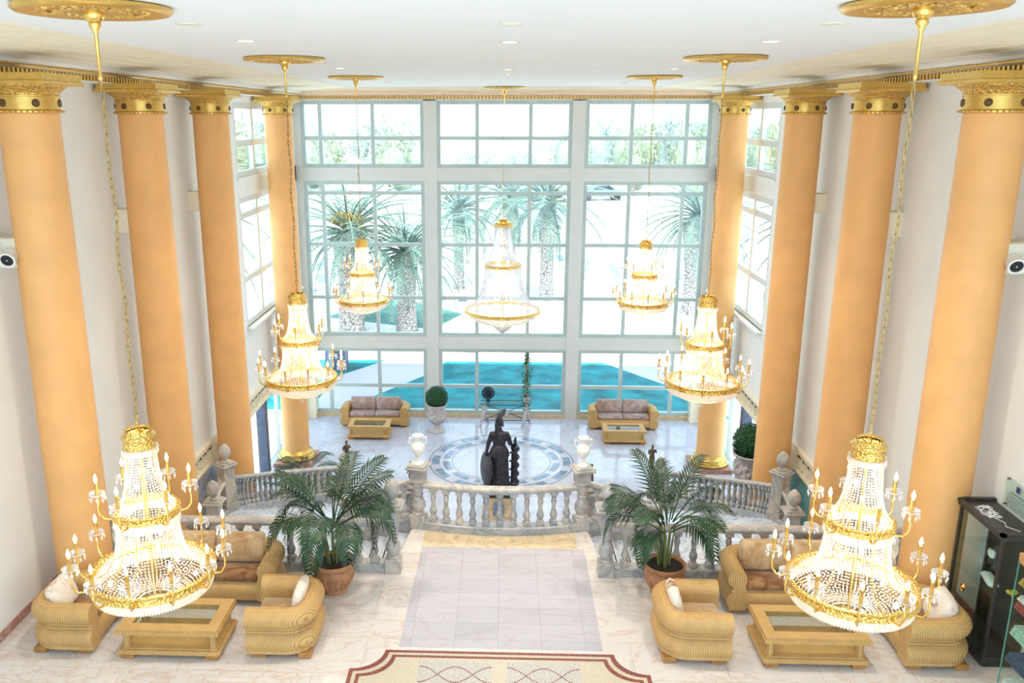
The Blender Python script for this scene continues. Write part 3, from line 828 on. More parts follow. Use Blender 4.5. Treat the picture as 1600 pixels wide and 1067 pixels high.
def fringe(mb, R, z, h, n, w=.008, taper=0.0):
    for i in range(n):
        a = 2 * PI * i / n; ca, sa = math.cos(a), math.sin(a)
        b = len(mb.v)
        for zz, ww, rr in ((z, w, R), (z - h * .85, w * 1.1, R - taper * .85), (z - h, w * .3, R - taper)):
            for dr, dt in ((-ww, -ww), (ww, -ww), (ww, ww), (-ww, ww)):
                mb.v.append(((rr + dr) * ca - dt * sa, (rr + dr) * sa + dt * ca, zz))
        for k in (0, 4):
            for j in range(4): mb.face((b + k + j, b + k + (j + 1) % 4, b + k + 4 + (j + 1) % 4, b + k + 4 + j))
def ringband(mb, R, z, h, t=.012, n=64):
    mb.lathe([(R - t, z), (R + t, z), (R + t * 1.6, z - h * .1), (R + t, z - h * .25), (R + t, z - h * .75), (R + t * 1.6, z - h * .9), (R + t, z - h), (R - t, z - h), (R - t, z)], n)
def chain_mesh(L, step=.072):
    mb = MB(); n = int(L / step)
    for i in range(n):
        z = -step * (i + .5); o = .012 * math.sin(i * .55) * math.sin(PI * i / n)
        pts = []
        for k in range(8):
            a = 2 * PI * k / 8; u, v = .014 * math.cos(a), .048 * math.sin(a)
            pts.append((u + o, 0, z + v) if i % 2 else (o, u, z + v))
        mb.tube(pts, .0052, 4, True)
    return mb.mesh('chain', M['chain'], 60)
def arm_meshes():
    mb = MB()
    mb.tube([(-.03, 0, -.05), (.03, 0, -.09), (.09, 0, -.08), (.125, 0, -.02), (.13, 0, .05), (.12, 0, .10), (.125, 0, .14)], [.010, .012, .011, .010, .009, .009, .012], 7)
    mb.lathe([(.012, .13), (.022, .14), (.03, .155), (.012, .158)], 10, (.125, 0, 0))
    arm = mb.mesh('candle_arm', M['gold'], 60)
    mb = MB(); mb.lathe([(.014, .15), (.045, .155), (.068, .172), (.072, .182), (.064, .176), (.044, .162), (.012, .158)], 14, (.125, 0, 0)); pan = mb.mesh('drip_pan', M['crystal_cool'], 60)
    mb = MB()
    for i in range(8):
        a = 2 * PI * i / 8; x, y = .125 + .066 * math.cos(a), .066 * math.sin(a)
        octa(mb, (x, y, .165), .007); octa(mb, (x, y, .128), .011, .03)
    drops = mb.mesh('crystal_drops', M['crystal_cool'], 0)
    mb = MB(); mb.lathe([(0, .158), (.0165, .158), (.0165, .27), (.019, .272), (.019, .28), (.008, .285), (0, .285)], 12, (.125, 0, 0)); candle = mb.mesh('candle', M['gold'], 60)
    mb = MB(); mb.lathe([(.007, .283), (.0165, .305), (.0165, .32), (.009, .345), (.003, .362), (0, .368)], 10, (.125, 0, 0)); bulb = mb.mesh('flame_bulb', M['bulb'], 60)
    return arm, pan, drops, candle, bulb
ARM = arm_meshes()
def lamp(parent, loc, e, r=.05, col=(1.0, .87, .66)):
    ld = bpy.data.lights.new('glow', 'POINT'); ld.energy = e; ld.shadow_soft_size = r; ld.color = col
    lo = bpy.data.objects.new('glow', ld); C.objects.link(lo); lo.parent = parent; lo.location = loc
    return lo
CH_E = (36, 60)
def make_chandelier(label, loc, up, group):
    # origin at the collar top; everything hangs below, the chain runs up to the ceiling
    t = thing('chandelier', label, 'chandelier', loc, 0, group)
    mb = MB(); mb.lathe([(.018, up), (.075, up), (.085, up - .03), (.07, up - .07), (.045, up - .09), (.05, up - .12), (.03, up - .15), (.016, up - .19), (.014, up - .5), (.02, up - .52), (.006, up - .55)], 20); mb.build('stem', M['gold'], t, 50)
    c = inst(chain_mesh(up - .52), 'chain', t, (0, 0, up - .53))
    mb = MB(); mb.tube([(0, 0, .02), (.02, 0, -.02), (0, 0, -.08)], .007, 6); mb.tube([(-.1, 0, -.05), (.1, 0, -.05)], .006, 5); mb.tube([(0, -.1, -.05), (0, .1, -.05)], .006, 5); mb.build('hook', M['bronze'], t)
    mb = MB(); mb.lathe([(.095, -.02), (.115, -.005), (.118, 0), (.115, -.012), (.12, -.03), (.148, -.05), (.152, -.07), (.14, -.085), (.142, -.165), (.15, -.175), (.146, -.18), (.13, -.175), (.13, -.09), (.11, -.04)], 40); mb.build('collar', M['gold_relief'], t, 50)
    mb = MB(); fringe(mb, .152, -.165, .065, 44, .008); o = mb.build('collar_fringe', M['crystal'], t, 0, False); o['kind'] = 'stuff'
    P1 = [(.135, -.20), (.14, -.32), (.15, -.45), (.165, -.55), (.19, -.64), (.225, -.71), (.275, -.76)]
    mb = MB(); bead_net(mb, P1, .026, 40, .0090); o = mb.build('upper_bead_net', M['crystal'], t, 0, False); o['kind'] = 'stuff'
    mb = MB(); ringband(mb, .285, -.755, .072, .012); mb.build('upper_ring', M['gold_relief'], t, 40)
    mb = MB(); fringe(mb, .288, -.825, .09, 72, .009); o = mb.build('upper_fringe', M['crystal'], t, 0, False); o['kind'] = 'stuff'
    P2 = [(.272, -.84), (.275, -.95), (.285, -1.07), (.305, -1.18), (.34, -1.27), (.40, -1.34), (.48, -1.38), (.545, -1.395)]
    mb = MB(); bead_net(mb, P2, .028, 66, .0105); o = mb.build('lower_bead_net', M['crystal'], t, 0, False); o['kind'] = 'stuff'
    mb = MB(); ringband(mb, .56, -1.38, .085, .014, 80); mb.build('lower_ring', M['gold_relief'], t, 40)
    mb = MB(); fringe(mb, .56, -1.46, .12, 130, .010, .03); o = mb.build('lower_fringe', M['crystal'], t, 0, False); o['kind'] = 'stuff'
    P3 = [(.53, -1.50), (.48, -1.57), (.40, -1.63), (.30, -1.68), (.18, -1.71), (.07, -1.725)]
    mb = MB(); bead_net(mb, P3, .032, 66, .011); o = mb.build('bead_basket', M['crystal'], t, 0, False); o['kind'] = 'stuff'
    mb = MB()
    for i in range(12):
        a = 2 * PI * i / 12; mb.tube([(.275 * math.cos(a), .275 * math.sin(a), -.80), (.27 * math.cos(a), .27 * math.sin(a), -1.0), (.3 * math.cos(a), .3 * math.sin(a), -1.18), (.39 * math.cos(a), .39 * math.sin(a), -1.34), (.555 * math.cos(a), .555 * math.sin(a), -1.40)], .005, 4)
    for i in range(6):
        a = 2 * PI * i / 6; mb.tube([(.14 * math.cos(a), .14 * math.sin(a), -.17), (.145 * math.cos(a), .145 * math.sin(a), -.45), (.21 * math.cos(a), .21 * math.sin(a), -.70), (.28 * math.cos(a), .28 * math.sin(a), -.79)], .005, 4)
    mb.tube([(0, 0, -.05), (0, 0, -1.70)], .012, 6)
    mb.build('inner_frame', M['gold'], t, 60)
    mb = MB(); mb.lathe([(0, -1.69), (.05, -1.70), (.07, -1.725), (.05, -1.74), (.02, -1.755), (.018, -1.78), (0, -1.785)], 20); mb.build('finial', M['gold_relief'], t, 50)
    mb = MB(); mb.ball((0, 0, -1.815), .026, 12, 8); mb.build('crystal_ball', M['crystal_cool'], t, 60)
    mb = MB(); mb.ball((0, 0, 0), .019, 8, 6, (1, 1, 1.6)); ib = mb.mesh('inner_bulb', M['bulb_in'], 60)
    for i in range(3): a = 2 * PI * i / 3; inst(ib, 'inner_bulb', t, (.075 * math.cos(a), .075 * math.sin(a), -.34 - .1 * i))
    for i in range(6): a = 2 * PI * i / 6 + .3; inst(ib, 'inner_bulb', t, (.17 * math.cos(a), .17 * math.sin(a), -1.0 - .1 * (i % 2)))
    for i in range(6): a = 2 * PI * i / 6 + .3; inst(ib, 'inner_bulb', t, (.38 * math.cos(a), .38 * math.sin(a), -1.50))
    for R, z, n, off in ((.545, -1.38, 12, .12), (.275, -.75, 6, .35)):
        for i in range(n):
            a = 2 * PI * i / n + off; dr = .045 if (i % 2 and n == 12) else 0.0
            ar = inst(ARM[0], 'candle_arm', t, ((R + dr * .6) * math.cos(a), (R + dr * .6) * math.sin(a), z + (.03 if dr else 0)), a)
            for me, nm in zip(ARM[1:], ('drip_pan', 'crystal_drops', 'candle', 'flame_bulb')):
                o = inst(me, nm, ar)
                if nm == 'crystal_drops': o['kind'] = 'stuff'
    lamp(t, (0, 0, -.42), CH_E[0], .11); lamp(t, (0, 0, -1.15), CH_E[1], .24)
    return t
CB = 3.25; CZ = 4.275; UP = ZC - CZ - .03
c0 = make_chandelier('lit crystal chandelier hanging over the wicker table opposite the display cabinet', (-CB, 7.15, CZ), UP, 'tiered crystal chandeliers')
dup(c0, 'lit crystal chandelier hanging over the wicker table beside the dark display cabinet', (CB, 7.15, CZ), .11)
dup(c0, 'lit crystal chandelier of the middle row, above the stairs by the blue-grey wall panel', (-CB - .02, 13.32, CZ), .27)
dup(c0, 'lit crystal chandelier of the middle row, above the stairs by the teal wall panel', (CB, 13.32, CZ), .19)
dup(c0, 'crystal chandelier of the row by the window wall, in front of the two date palms', (-CB, 19.49, CZ), .05)
dup(c0, 'crystal chandelier of the row by the window wall, in front of the parked car outside', (CB, 19.49, CZ), .4)
# the big strand chandelier over the medallion
def strands(mb, prof, n, w=.006):
    for i in range(n):
        a = 2 * PI * i / n; ca, sa = math.cos(a), math.sin(a)
        prev = None
        for r, z in prof:
            k = [mb.vert(((r + dr) * ca - dt * sa, (r + dr) * sa + dt * ca, z)) for dr, dt in ((-w, -w), (w, -w), (w, w), (-w, w))]
            if prev:
                for j in range(4): mb.face((prev[j], prev[(j + 1) % 4], k[(j + 1) % 4], k[j]))
            prev = k
def big_chandelier(loc, up):
    t = thing('chandelier', 'largest chandelier, draped in clear crystal strands, centred before the middle window', 'chandelier', loc)
    mb = MB(); mb.lathe([(.02, up), (.09, up), (.1, up - .04), (.06, up - .12), (.03, up - .18), (.016, up - .24), (.016, up - .5), (.006, up - .55)], 20); mb.build('stem', M['gold'], t, 50)
    inst(chain_mesh(up - .52, .1), 'chain', t, (0, 0, up - .52))
    mb = MB(); mb.lathe([(.03, .03), (.13, .03), (.16, 0), (.15, -.06), (.2, -.07), (.2, -.10), (.03, -.10)], 30); mb.build('crown', M['gold'], t, 40)
    mb = MB(); ringband(mb, .285, -.12, .09, .015, 40); mb.build('top_ring', M['gold_relief'], t, 40)
    mb = MB(); ringband(mb, .56, -1.36, .09, .015, 60); mb.build('middle_ring', M['gold_relief'], t, 40)
    mb = MB(); ringband(mb, 1.16, -2.78, .10, .02, 90); mb.build('bottom_ring', M['gold_relief'], t, 40)
    mb = MB(); strands(mb, [(.28, -.14), (.25, -.32), (.27, -.6), (.33, -.95), (.43, -1.2), (.55, -1.38)], 56, .007); o = mb.build('upper_strands', M['crystal_cool'], t, 0, False); o['kind'] = 'stuff'
    mb = MB(); strands(mb, [(.55, -1.40), (.56, -1.7), (.62, -2.05), (.72, -2.35), (.90, -2.62), (1.14, -2.80)], 120, .008); o = mb.build('lower_strands', M['crystal_cool'], t, 0, False); o['kind'] = 'stuff'
    mb = MB(); strands(mb, [(1.15, -2.84), (.98, -3.05), (.72, -3.18), (.42, -3.24), (.34, -3.3), (.16, -3.47), (.02, -3.56)], 130, .009); o = mb.build('basket_strands', M['crystal'], t, 0, False); o['kind'] = 'stuff'
    mb = MB(); mb.tube([(0, 0, -.05), (0, 0, -3.2)], .02, 6)
    for z, R in ((-1.4, .55), (-2.82, 1.15)):
        for i in range(6):
            a = PI * i / 3; mb.tube([(0, 0, z), (R * math.cos(a), R * math.sin(a), z)], .008, 4)
    mb.build('inner_frame', M['gold'], t, 60)
    mb = MB(); mb.ball((0, 0, 0), .028, 8, 6, (1, 1, 1.4)); ib = mb.mesh('inner_bulb', M['bulb_in'], 60)
    for z, R, n in ((-.7, .1, 3), (-.95, .12, 4), (-1.3, .2, 4), (-1.62, .16, 4), (-1.95, .18, 5), (-2.2, .2, 5), (-2.45, .24, 6), (-2.86, 1.02, 14), (-3.0, .5, 8)):
        for i in range(n): a = 2 * PI * i / n + z * 3; inst(ib, 'inner_bulb', t, (R * math.cos(a), R * math.sin(a), z))
    lamp(t, (0, 0, -1.8), 14, .1); lamp(t, (0, 0, -2.9), 18, .15)
    return t
big_chandelier((0, 26.15, 3.97), ZC - 3.97 - .03)
# gilded ceiling roses above each chandelier
def rose_mesh():
    mb = MB(); mb.lathe([(0, -.035), (.13, -.035), (.2, -.05), (.36, -.03), (.44, -.045), (.52, -.06), (.58, -.055), (.605, -.035), (.60, -.01), (.57, 0), (0, 0)], 60)
    a = mb.mesh('ceiling_rose', M['gilt'], 50)
    mb = MB()
    for i in range(26):
        q = 2 * PI * i / 26
        mb.ball((.40 * math.cos(q), .40 * math.sin(q), -.04), .05, 6, 5, (1, 1, .5)); mb.ball((.27 * math.cos(q + .1), .27 * math.sin(q + .1), -.045), .035, 6, 4, (1, 1, .6))
    return a, mb.mesh('leaf_relief', M['gilt_relief'], 60)
RA, RB = rose_mesh()
for (x, y), lab in (((-CB, 7.15), 'gilded ceiling rose above the chandelier opposite the display cabinet'), ((CB, 7.15), 'gilded ceiling rose above the chandelier beside the display cabinet'),
                    ((-CB - .02, 13.32), 'gilded ceiling rose above the middle-row chandelier by the blue-grey wall panel'), ((CB, 13.32), 'gilded ceiling rose above the middle-row chandelier by the teal wall panel'),
                    ((-CB, 19.49), 'gilded ceiling rose above the chandelier before the two date palms'), ((CB, 19.49), 'gilded ceiling rose above the chandelier before the parked car'),
                    ((0, 26.15), 'gilded ceiling rose above the largest strand chandelier')):
    o = bpy.data.objects.new('ceiling_rose', RA); C.objects.link(o); o.location = (x, y, ZC)
    tag(o, lab, 'ceiling rose', 'gilded ceiling roses'); inst(RB, 'leaf_relief', o)
# recessed downlights
mb = MB(); mb.lathe([(.085, -.002), (.12, -.012), (.125, -.004), (.125, 0), (.085, 0)], 24); DR = mb.mesh('downlight', M['cream'], 40)
mb = MB(); mb.lathe([(0, -.004), (.088, -.004), (.088, 0), (0, 0)], 20); DL1 = mb.mesh('lens', M['lamp_on'], 0); DL0 = mb.mesh('lens', M['lamp_off'], 0)
ROWS = {'above the middle of the hall': 0.08, 'on the display cabinet side': 3.12, 'on the side facing the display cabinet': -2.97}
ORD = ('first', 'second', 'third', 'fourth', 'fifth', 'sixth', 'seventh', 'eighth')
for rn, x in ROWS.items():
    if x == 0.08: ys = ((8.62, 0), (10.63, 1), (12.53, 0), (14.56, 0), (16.7, 1), (18.7, 1))
    elif x > 1: ys = ((8.7, 0), (10.65, 1), (14.67, 0), (16.55, 1), (23.3, 1))
    else: ys = ((8.5, 0), (10.35, 1), (14.44, 0), (16.14, 1), (22.7, 1))
    for i, (y, on) in enumerate(ys):
        o = bpy.data.objects.new('downlight', DR); C.objects.link(o); o.location = (x, y, ZC)
        tag(o, '%s recessed ceiling downlight from the gallery in the row %s' % ('lit' if on else 'unlit', rn) if False else '%s downlight from the gallery in the ceiling row %s' % (ORD[i], rn), 'downlight', 'recessed ceiling downlights')
        inst(DL1 if on else DL0, 'lens', o)
        if on:
            ld = bpy.data.lights.new('beam', 'SPOT'); ld.energy = 850; ld.spot_size = math.radians(110); ld.spot_blend = 0.8; ld.shadow_soft_size = .08; ld.color = (1.0, .90, .75)
            lo = bpy.data.objects.new('beam', ld); C.objects.link(lo); lo.parent = o; lo.location = (0, 0, -.03)
# ================================================================== WICKER SEATS AND TABLES
def arc_path(xi, yb, yf, r, n=6):
    # inner line of the seat shell: front end, round the back, front end (plan view, seat faces -y)
    p = [(-xi, yf, 0), (-xi, (yf + yb) / 2, 0), (-xi, yb - r, 0)]
    for i in range(1, n + 1):
        a = PI - PI / 2 * i / n; p.append((-xi + r + r * math.cos(a), yb - r + r * math.sin(a), 0))
    p.append((0, yb, 0))
    for i in range(n):
        a = PI / 2 - PI / 2 * i / n; p.append((xi - r + r * math.cos(a), yb - r + r * math.sin(a), 0))
    p += [(xi, yb - r, 0), (xi, (yf + yb) / 2, 0), (xi, yf, 0)]
    return p
def shell_profile(T):
    k = T / .28
    p = [(0, .08), (.235, .08), (.25, .10), (.24, .13), (.265, .17), (.28, .22), (.275, .28), (.245, .335), (.20, .365), (.215, .375), (.225, .39), (.215, .41), (.20, .415), (.195, .45)]
    for i in range(11):
        a = math.radians(-62 + 250 * i / 10); p.append((.145 + .14 * math.cos(a), .575 + .14 * math.sin(a)))
    p += [(.02, .48), (0, .42)]
    return [(-d * k, z) for d, z in p]   # left of travel is outward
def seat(name, label, cat, w, d, loc, rz, n_seat, group, seat_mat, back_mat, loose=None, T=.28, hs=1.0):
    t = thing(name, label, cat, loc, rz, group)
    xi, yf, yb = w / 2 - T, -d / 2, d / 2 - T
    mb = MB(); mb.sweep(arc_path(xi, yb, yf, .12), shell_profile(T)); mb.build('frame', M['wicker'], t, 40)
    mb = MB()
    pr = [(yf + .09, .08), (yf + .03, .09), (yf + .02, .12), (yf + .0, .2), (yf + .01, .28), (yf + .05, .33), (yf + .07, .335), (yf + .07, .36), (yb, .36), (yb, .08)]
    a = [mb.vert((-xi - .01, y, z)) for y, z in pr]; b = [mb.vert((xi + .01, y, z)) for y, z in pr]
    for i in range(len(pr)): mb.face((a[i], a[(i + 1) % len(pr)], b[(i + 1) % len(pr)], b[i]))
    mb.face(a); mb.face(b[::-1]); mb.build('seat_base', M['wicker'], t, 40)
    fx, fy = w / 2 - .17, d / 2 - .16
    for sx in (-1, 1):
        for sy in (-1, 1):
            mb = MB(); mb.rbox(-.09, .09, -.09, .09, 0, .085, .015); mb.build('foot', M['wood_foot'], t, 0, True, (sx * fx, sy * fy, 0))
    cw = 2 * xi / n_seat
    for i in range(n_seat):
        x = -xi + cw * (i + .5)
        mb = MB(); mb.rbox(-cw / 2 + .008, cw / 2 - .008, yf + .05, yb - .01, .36, .475, .035); mb.build('seat_cushion', seat_mat, t, 60, True, (x, 0, 0))
        if loose is None:
            mb = MB(); mb.rbox(-cw / 2 + .012, cw / 2 - .012, -.085, .085, -.21, .23, .04); o = mb.build('back_cushion', back_mat, t, 60, True, (x, yb - .11, .69)); o.rotation_euler = (-.2, 0, 0)
    return t
GS = 'wicker seats round the near tables'
YA = 10.36
seat('sofa', 'wicker two-seat sofa with brown velvet cushions opposite the display cabinet', 'sofa', 2.05, .92, (-4.28, 11.56, 0), 0, 2, GS, M['velvet_brown'], M['velvet_sand'])
seat('sofa', 'wicker two-seat sofa with brown velvet cushions facing the table beside the display cabinet', 'sofa', 2.05, .92, (4.32, 11.60, 0), 0, 2, GS, M['velvet_brown'], M['velvet_sand'])
seat('armchair', 'wicker armchair against the plain wall, its seat turned to the table', 'armchair', 1.12, .92, (-5.87, YA, 0), PI / 2, 1, GS, M['velvet_brown'], M['velvet_pale'], 1)
seat('armchair', 'wicker armchair beside the potted palm opposite the display cabinet, back to the marble runner', 'armchair', 1.12, .92, (-2.88, YA, 0), -PI / 2, 1, GS, M['velvet_sand'], M['velvet_pale'], 1)
seat('armchair', 'wicker armchair in front of the potted palm on the display cabinet side', 'armchair', 1.12, .95, (2.59, YA + .08, 0), PI / 2, 1, GS, M['velvet_sand'], M['velvet_pale'], 1)
seat('armchair', 'wicker armchair standing directly against the dark display cabinet', 'armchair', 1.12, .92, (5.76, YA + .06, 0), -PI / 2, 1, GS, M['velvet_brown'], M['velvet_pale'], 1)
def cushion(label, loc, rz, tilt, roll=0.0, w=.50, h=.46, t=.17, mat='velvet_pale'):
    mb = MB(); mb.pillow(w, h, t, Matrix.Rotation(roll, 4, 'Y'), 14, 12, .34)
    o = mb.build('cushion', M[mat], None, 80, True, loc); o.rotation_euler = (tilt, 0, rz)
    tag(o, label, 'cushion', 'loose back cushions on the armchairs')
cushion('pale velvet cushion leaning in the armchair against the plain wall', (-6.0, YA - .06, .66), PI / 2, -.42, .0, .56, .46, .20)
cushion('pale velvet cushion standing upright in the armchair beside the potted palm opposite the cabinet', (-2.72, YA + .02, .66), -PI / 2, -.25, 0, .56, .44, .16)
cushion('pale velvet cushion standing upright in the armchair before the cabinet-side potted palm', (2.40, YA + .12, .66), PI / 2, -.25, 0, .56, .44, .16)
cushion('pale round-looking velvet cushion in the armchair against the display cabinet', (5.90, YA + .02, .66), -PI / 2, -.42, .2, .54, .50, .22)
seat('sofa', 'grey-rose wicker sofa at the window wall beside the topiary urn', 'sofa', 2.35, .95, (-4.33, 27.80, ZL), 0, 2, 'sofas at the window wall', M['velvet_rose'], M['velvet_rose'], None, .30)
seat('sofa', 'grey-rose wicker sofa at the window wall away from the topiary urn', 'sofa', 2.35, .95, (4.10, 27.80, ZL), 0, 2, 'sofas at the window wall', M['velvet_rose'], M['velvet_rose'], None, .30)

def coffee_table(label, loc, w=1.38, d=.82, group=None):
    t = thing('coffee_table', label, 'coffee table', loc, 0, group)
    x, y = w / 2, d / 2
    mb = MB(); mb.rbox(-x, x, -y, y, .07, .135, .02); mb.rbox(-x + .05, x - .05, -y + .05, y - .05, .13, .15, .008); mb.build('base_shelf', M['wicker'], t, 0)
    for sx in (-1, 1):
        for sy in (-1, 1):
            mb = MB(); mb.lathe([(.045, .14), (.05, .16), (.048, .36), (.045, .385)], 14); mb.build('leg', M['wicker'], t, 50, True, (sx * (x - .11), sy * (y - .11), 0))
            mb = MB(); mb.rbox(-.09, .09, -.07, .07, 0, .072, .012); mb.build('foot', M['wood_foot'], t, 0, True, (sx * (x - .12), sy * (y - .10), 0))
    mb = MB(); f = .17
    for z0, z1, e in ((.375, .425, 0.0), (.425, .455, .015)):
        mb.box(-x + e, x - e, -y + e, -y + f, z0, z1); mb.box(-x + e, x - e, y - f, y - e, z0, z1)
        mb.box(-x + e, -x + f, -y + f, y - f, z0, z1); mb.box(x - f, x - e, -y + f, y - f, z0, z1)
    mb.build('top_frame', M['wicker'], t, 0)
    mb = MB(); mb.box(-x + f - .01, x - f + .01, -y + f - .01, y - f + .01, .435, .445); mb.build('glass_top', M['table_glass'], t, 0)
    return t
t0 = coffee_table('wicker coffee table with glass top opposite the display cabinet', (-4.37, 10.18, 0), group='wicker coffee tables')
dup(t0, 'wicker coffee table with glass top near the display cabinet', (4.16, 10.30, 0))
dup(t0, 'wicker coffee table before the window-wall sofa that stands beside the topiary urn', (-4.36, 26.55, ZL))
dup(t0, 'wicker coffee table before the window-wall sofa that stands away from the topiary urn', (3.98, 26.42, ZL))

# ================================================================== PALMS IN POTS
def frond_mesh(L, curve, nleaf, leafL, rnd, mat='leaf', width=.016, droop=.5, name='frond'):
    mb = MB(); pts = []
    n = 14
    for i in range(n + 1):
        t = i / n
        pts.append(Vector((L * (t - curve * .35 * t * t), 0, L * (.95 * t - curve * t * t * .95) * (1 - .1 * t))))
    mb.tube(pts, [.010 * (1 - .8 * i / n) + .0015 for i in range(n + 1)], 5)
    for i in range(nleaf):
        t = .22 + .78 * (i + .5) / nleaf
        k = min(int(t * n), n - 1); f = t * n - k
        p = pts[k].lerp(pts[k + 1], f); tg = (pts[k + 1] - pts[k]).normalized()
        ll = leafL * (math.sin(PI * min(1, .18 + .82 * t) ** .9) * .75 + .28)
        for s in (-1, 1):
            side = Vector((0, s, 0)); upv = tg.cross(side) * s
            d0 = (tg * .75 + side * .75 + Vector((0, 0, .12))).normalized()
            d1 = (tg * .55 + side * .55 - Vector((0, 0, droop + rnd.random() * .35))).normalized()
            m1 = p + d0 * ll * .45; m2 = m1 + d1 * ll * .55
            wv = tg.cross(d0).cross(d0).normalized() * width
            wv = Vector((wv.x, wv.y, wv.z))
            a = mb.vert(p - wv * .4); b = mb.vert(p + wv * .4); c_ = mb.vert(m1 + wv); d_ = mb.vert(m1 - wv); e = mb.vert(m2)
            mb.face((a, b, c_, d_)); mb.face((d_, c_, e))
    return mb.mesh(name, M[mat], 60, False)
RND = random.Random(11)
FR = [frond_mesh(1.15, .45, 15, .36, RND, width=.017, droop=.2), frond_mesh(1.30, .75, 16, .40, RND, width=.017, droop=.35), frond_mesh(1.35, 1.05, 16, .40, RND, width=.017, droop=.6), frond_mesh(1.20, 1.35, 15, .38, RND, width=.017, droop=.8)]
def pot_mb():
    mb = MB()
    mb.lathe([(0, .0), (.19, 0), (.20, .03), (.185, .06), (.19, .08), (.25, .17), (.29, .28), (.30, .36), (.28, .40), (.275, .42), (.305, .44), (.318, .46), (.318, .50), (.29, .505), (.28, .48), (.27, .45), (0, .45)], 40)
    return mb
def potted_palm(label, loc, rz, seed, nf=19, sc=1.0):
    r = random.Random(seed)
    t = thing('potted_palm', label, 'potted palm', loc, rz, 'palms in terracotta pots')
    mb = pot_mb()
    for i in range(26):
        a = 2 * PI * i / 26; mb.ball((.282 * math.cos(a), .282 * math.sin(a), .41), .014, 6, 4)
    for i in range(20):
        a = 2 * PI * i / 20; mb.tube([(.215 * math.cos(a), .215 * math.sin(a), .10), (.27 * math.cos(a), .27 * math.sin(a), .20), (.298 * math.cos(a), .298 * math.sin(a), .30)], .012, 5)
    mb.build('pot', M['terracotta'], t, 50)
    mb = MB(); mb.lathe([(0, .478), (.15, .475), (.272, .46)], 24, mod=lambda a, z: 1.0); mb.build('soil', M['soil'], t, 60)
    for i in range(10):
        a = r.random() * 6.28; q = .10 * r.random() ** .5; mb = MB()
        x, y = q * math.cos(a), q * math.sin(a)
        mb.tube([(x, y, .46), (x * 1.3, y * 1.3, .75), (x * 1.9, y * 1.9, 1.0 + .15 * r.random())], [.019, .016, .010], 7); mb.build('stem', M['stem'], t, 60)
    for i in range(nf):
        k = 0 if i < 6 else (1 if i < 13 else (2 if i < nf - 3 else 3))
        a = i * 2.39996 + r.random() * .5
        z = 1.08 + .14 * r.random() - .06 * (k == 3)
        o = inst(FR[k], 'frond', t, (.09 * math.cos(a), .09 * math.sin(a), z - .06 * (k > 1)), scale=sc * (.95 + .25 * r.random()), rot=(r.uniform(-.3, .3), (-.28, .0, .10, .25)[k] + r.uniform(-.12, .12), a))
    return t
potted_palm('arching palm in a terracotta pot on the marble opposite the display cabinet', (-2.50, 11.62, 0), .3, 3, 23, .95)
potted_palm('arching palm in a terracotta pot behind the armchair on the display cabinet side', (2.50, 11.72, 0), 1.9, 8, 22, .86)
def floor_palm(label, loc, seed, n, sc):
    r = random.Random(seed); t = thing('small_palm', label, 'palm', loc, 0, 'small palms on the lower floor')
    mb = MB(); mb.lathe([(0, 0), (.2, 0), (.26, .3), (.28, .32), (.25, .32), (.24, .28), (0, .28)], 20); mb.build('pot', M['planter'], t, 40)
    for i in range(n):
        a = i * 2.39996; o = inst(FR[1 + i % 3], 'frond', t, (0, 0, .3), scale=sc * (.8 + .3 * r.random()), rot=(0, -.1 + .3 * (i % 3) / 2, a))
floor_palm('low dark palm on the lower floor beside the column at the outer rail', (-5.55, 22.4, ZL), 5, 14, 1.0)
floor_palm('small dark palm partly hidden behind the rail on the teal panel side', (5.75, 21.9, ZL), 6, 11, .62)

# ================================================================== TOPIARY URNS
def leaf_ball(R, n, size, seed, mat, name='foliage', sq=1.0):
    r = random.Random(seed); mb = MB()
    mb.ball((0, 0, 0), R * .88, 18, 12, (1, 1, sq))
    for i in range(n):
        z = r.uniform(-1, 1); a = r.uniform(0, 2 * PI); q = math.sqrt(1 - z * z)
        nrm = Vector((q * math.cos(a), q * math.sin(a), z)); c = Vector((nrm.x, nrm.y, nrm.z * sq)) * R * r.uniform(.88, 1.03)
        u = nrm.orthogonal().normalized(); u.rotate(Matrix.Rotation(r.uniform(0, 6.28), 3, nrm)); v = nrm.cross(u)
        u = (u + nrm * r.uniform(.1, .9)).normalized(); s_ = size * r.uniform(.7, 1.2)
        ids = [mb.vert(c - v * s_ * .3), mb.vert(c + u * s_ * .5 - v * s_ * .35), mb.vert(c + u * s_), mb.vert(c + u * s_ * .5 + v * s_ * .35)]
        mb.face(ids)
    return mb.mesh(name, M[mat], 0, False)
BOXB = leaf_ball(.36, 2600, .05, 4, 'box_leaf')
def urn_mesh():
    mb = MB()
    mb.lathe([(0, 0), (.27, 0), (.285, .025), (.27, .05), (.24, .06), (.17, .10), (.10, .16), (.085, .22), (.11, .24), (.12, .26), (.10, .28), (.19, .34), (.27, .42), (.295, .52), (.28, .62), (.255, .72), (.26, .82), (.30, .88), (.345, .92), (.355, .95), (.33, .965), (.30, .95), (.27, .9), (0, .88)], 36)
    r = random.Random(2)
    for i in range(34):
        a = 2 * PI * i / 34 + r.uniform(-.08, .08); z = r.uniform(.44, .72); q = .285
        mb.ball((q * math.cos(a), q * math.sin(a), z), r.uniform(.025, .05), 7, 5, (1, 1, 1.5))
    for i in range(20):
        a = 2 * PI * i / 20; mb.tube([(.12 * math.cos(a), .12 * math.sin(a), .27), (.2 * math.cos(a), .2 * math.sin(a), .335), (.265 * math.cos(a), .265 * math.sin(a), .41)], .018, 5)
    return mb.mesh('urn', M['urn'], 45)
URN = urn_mesh()
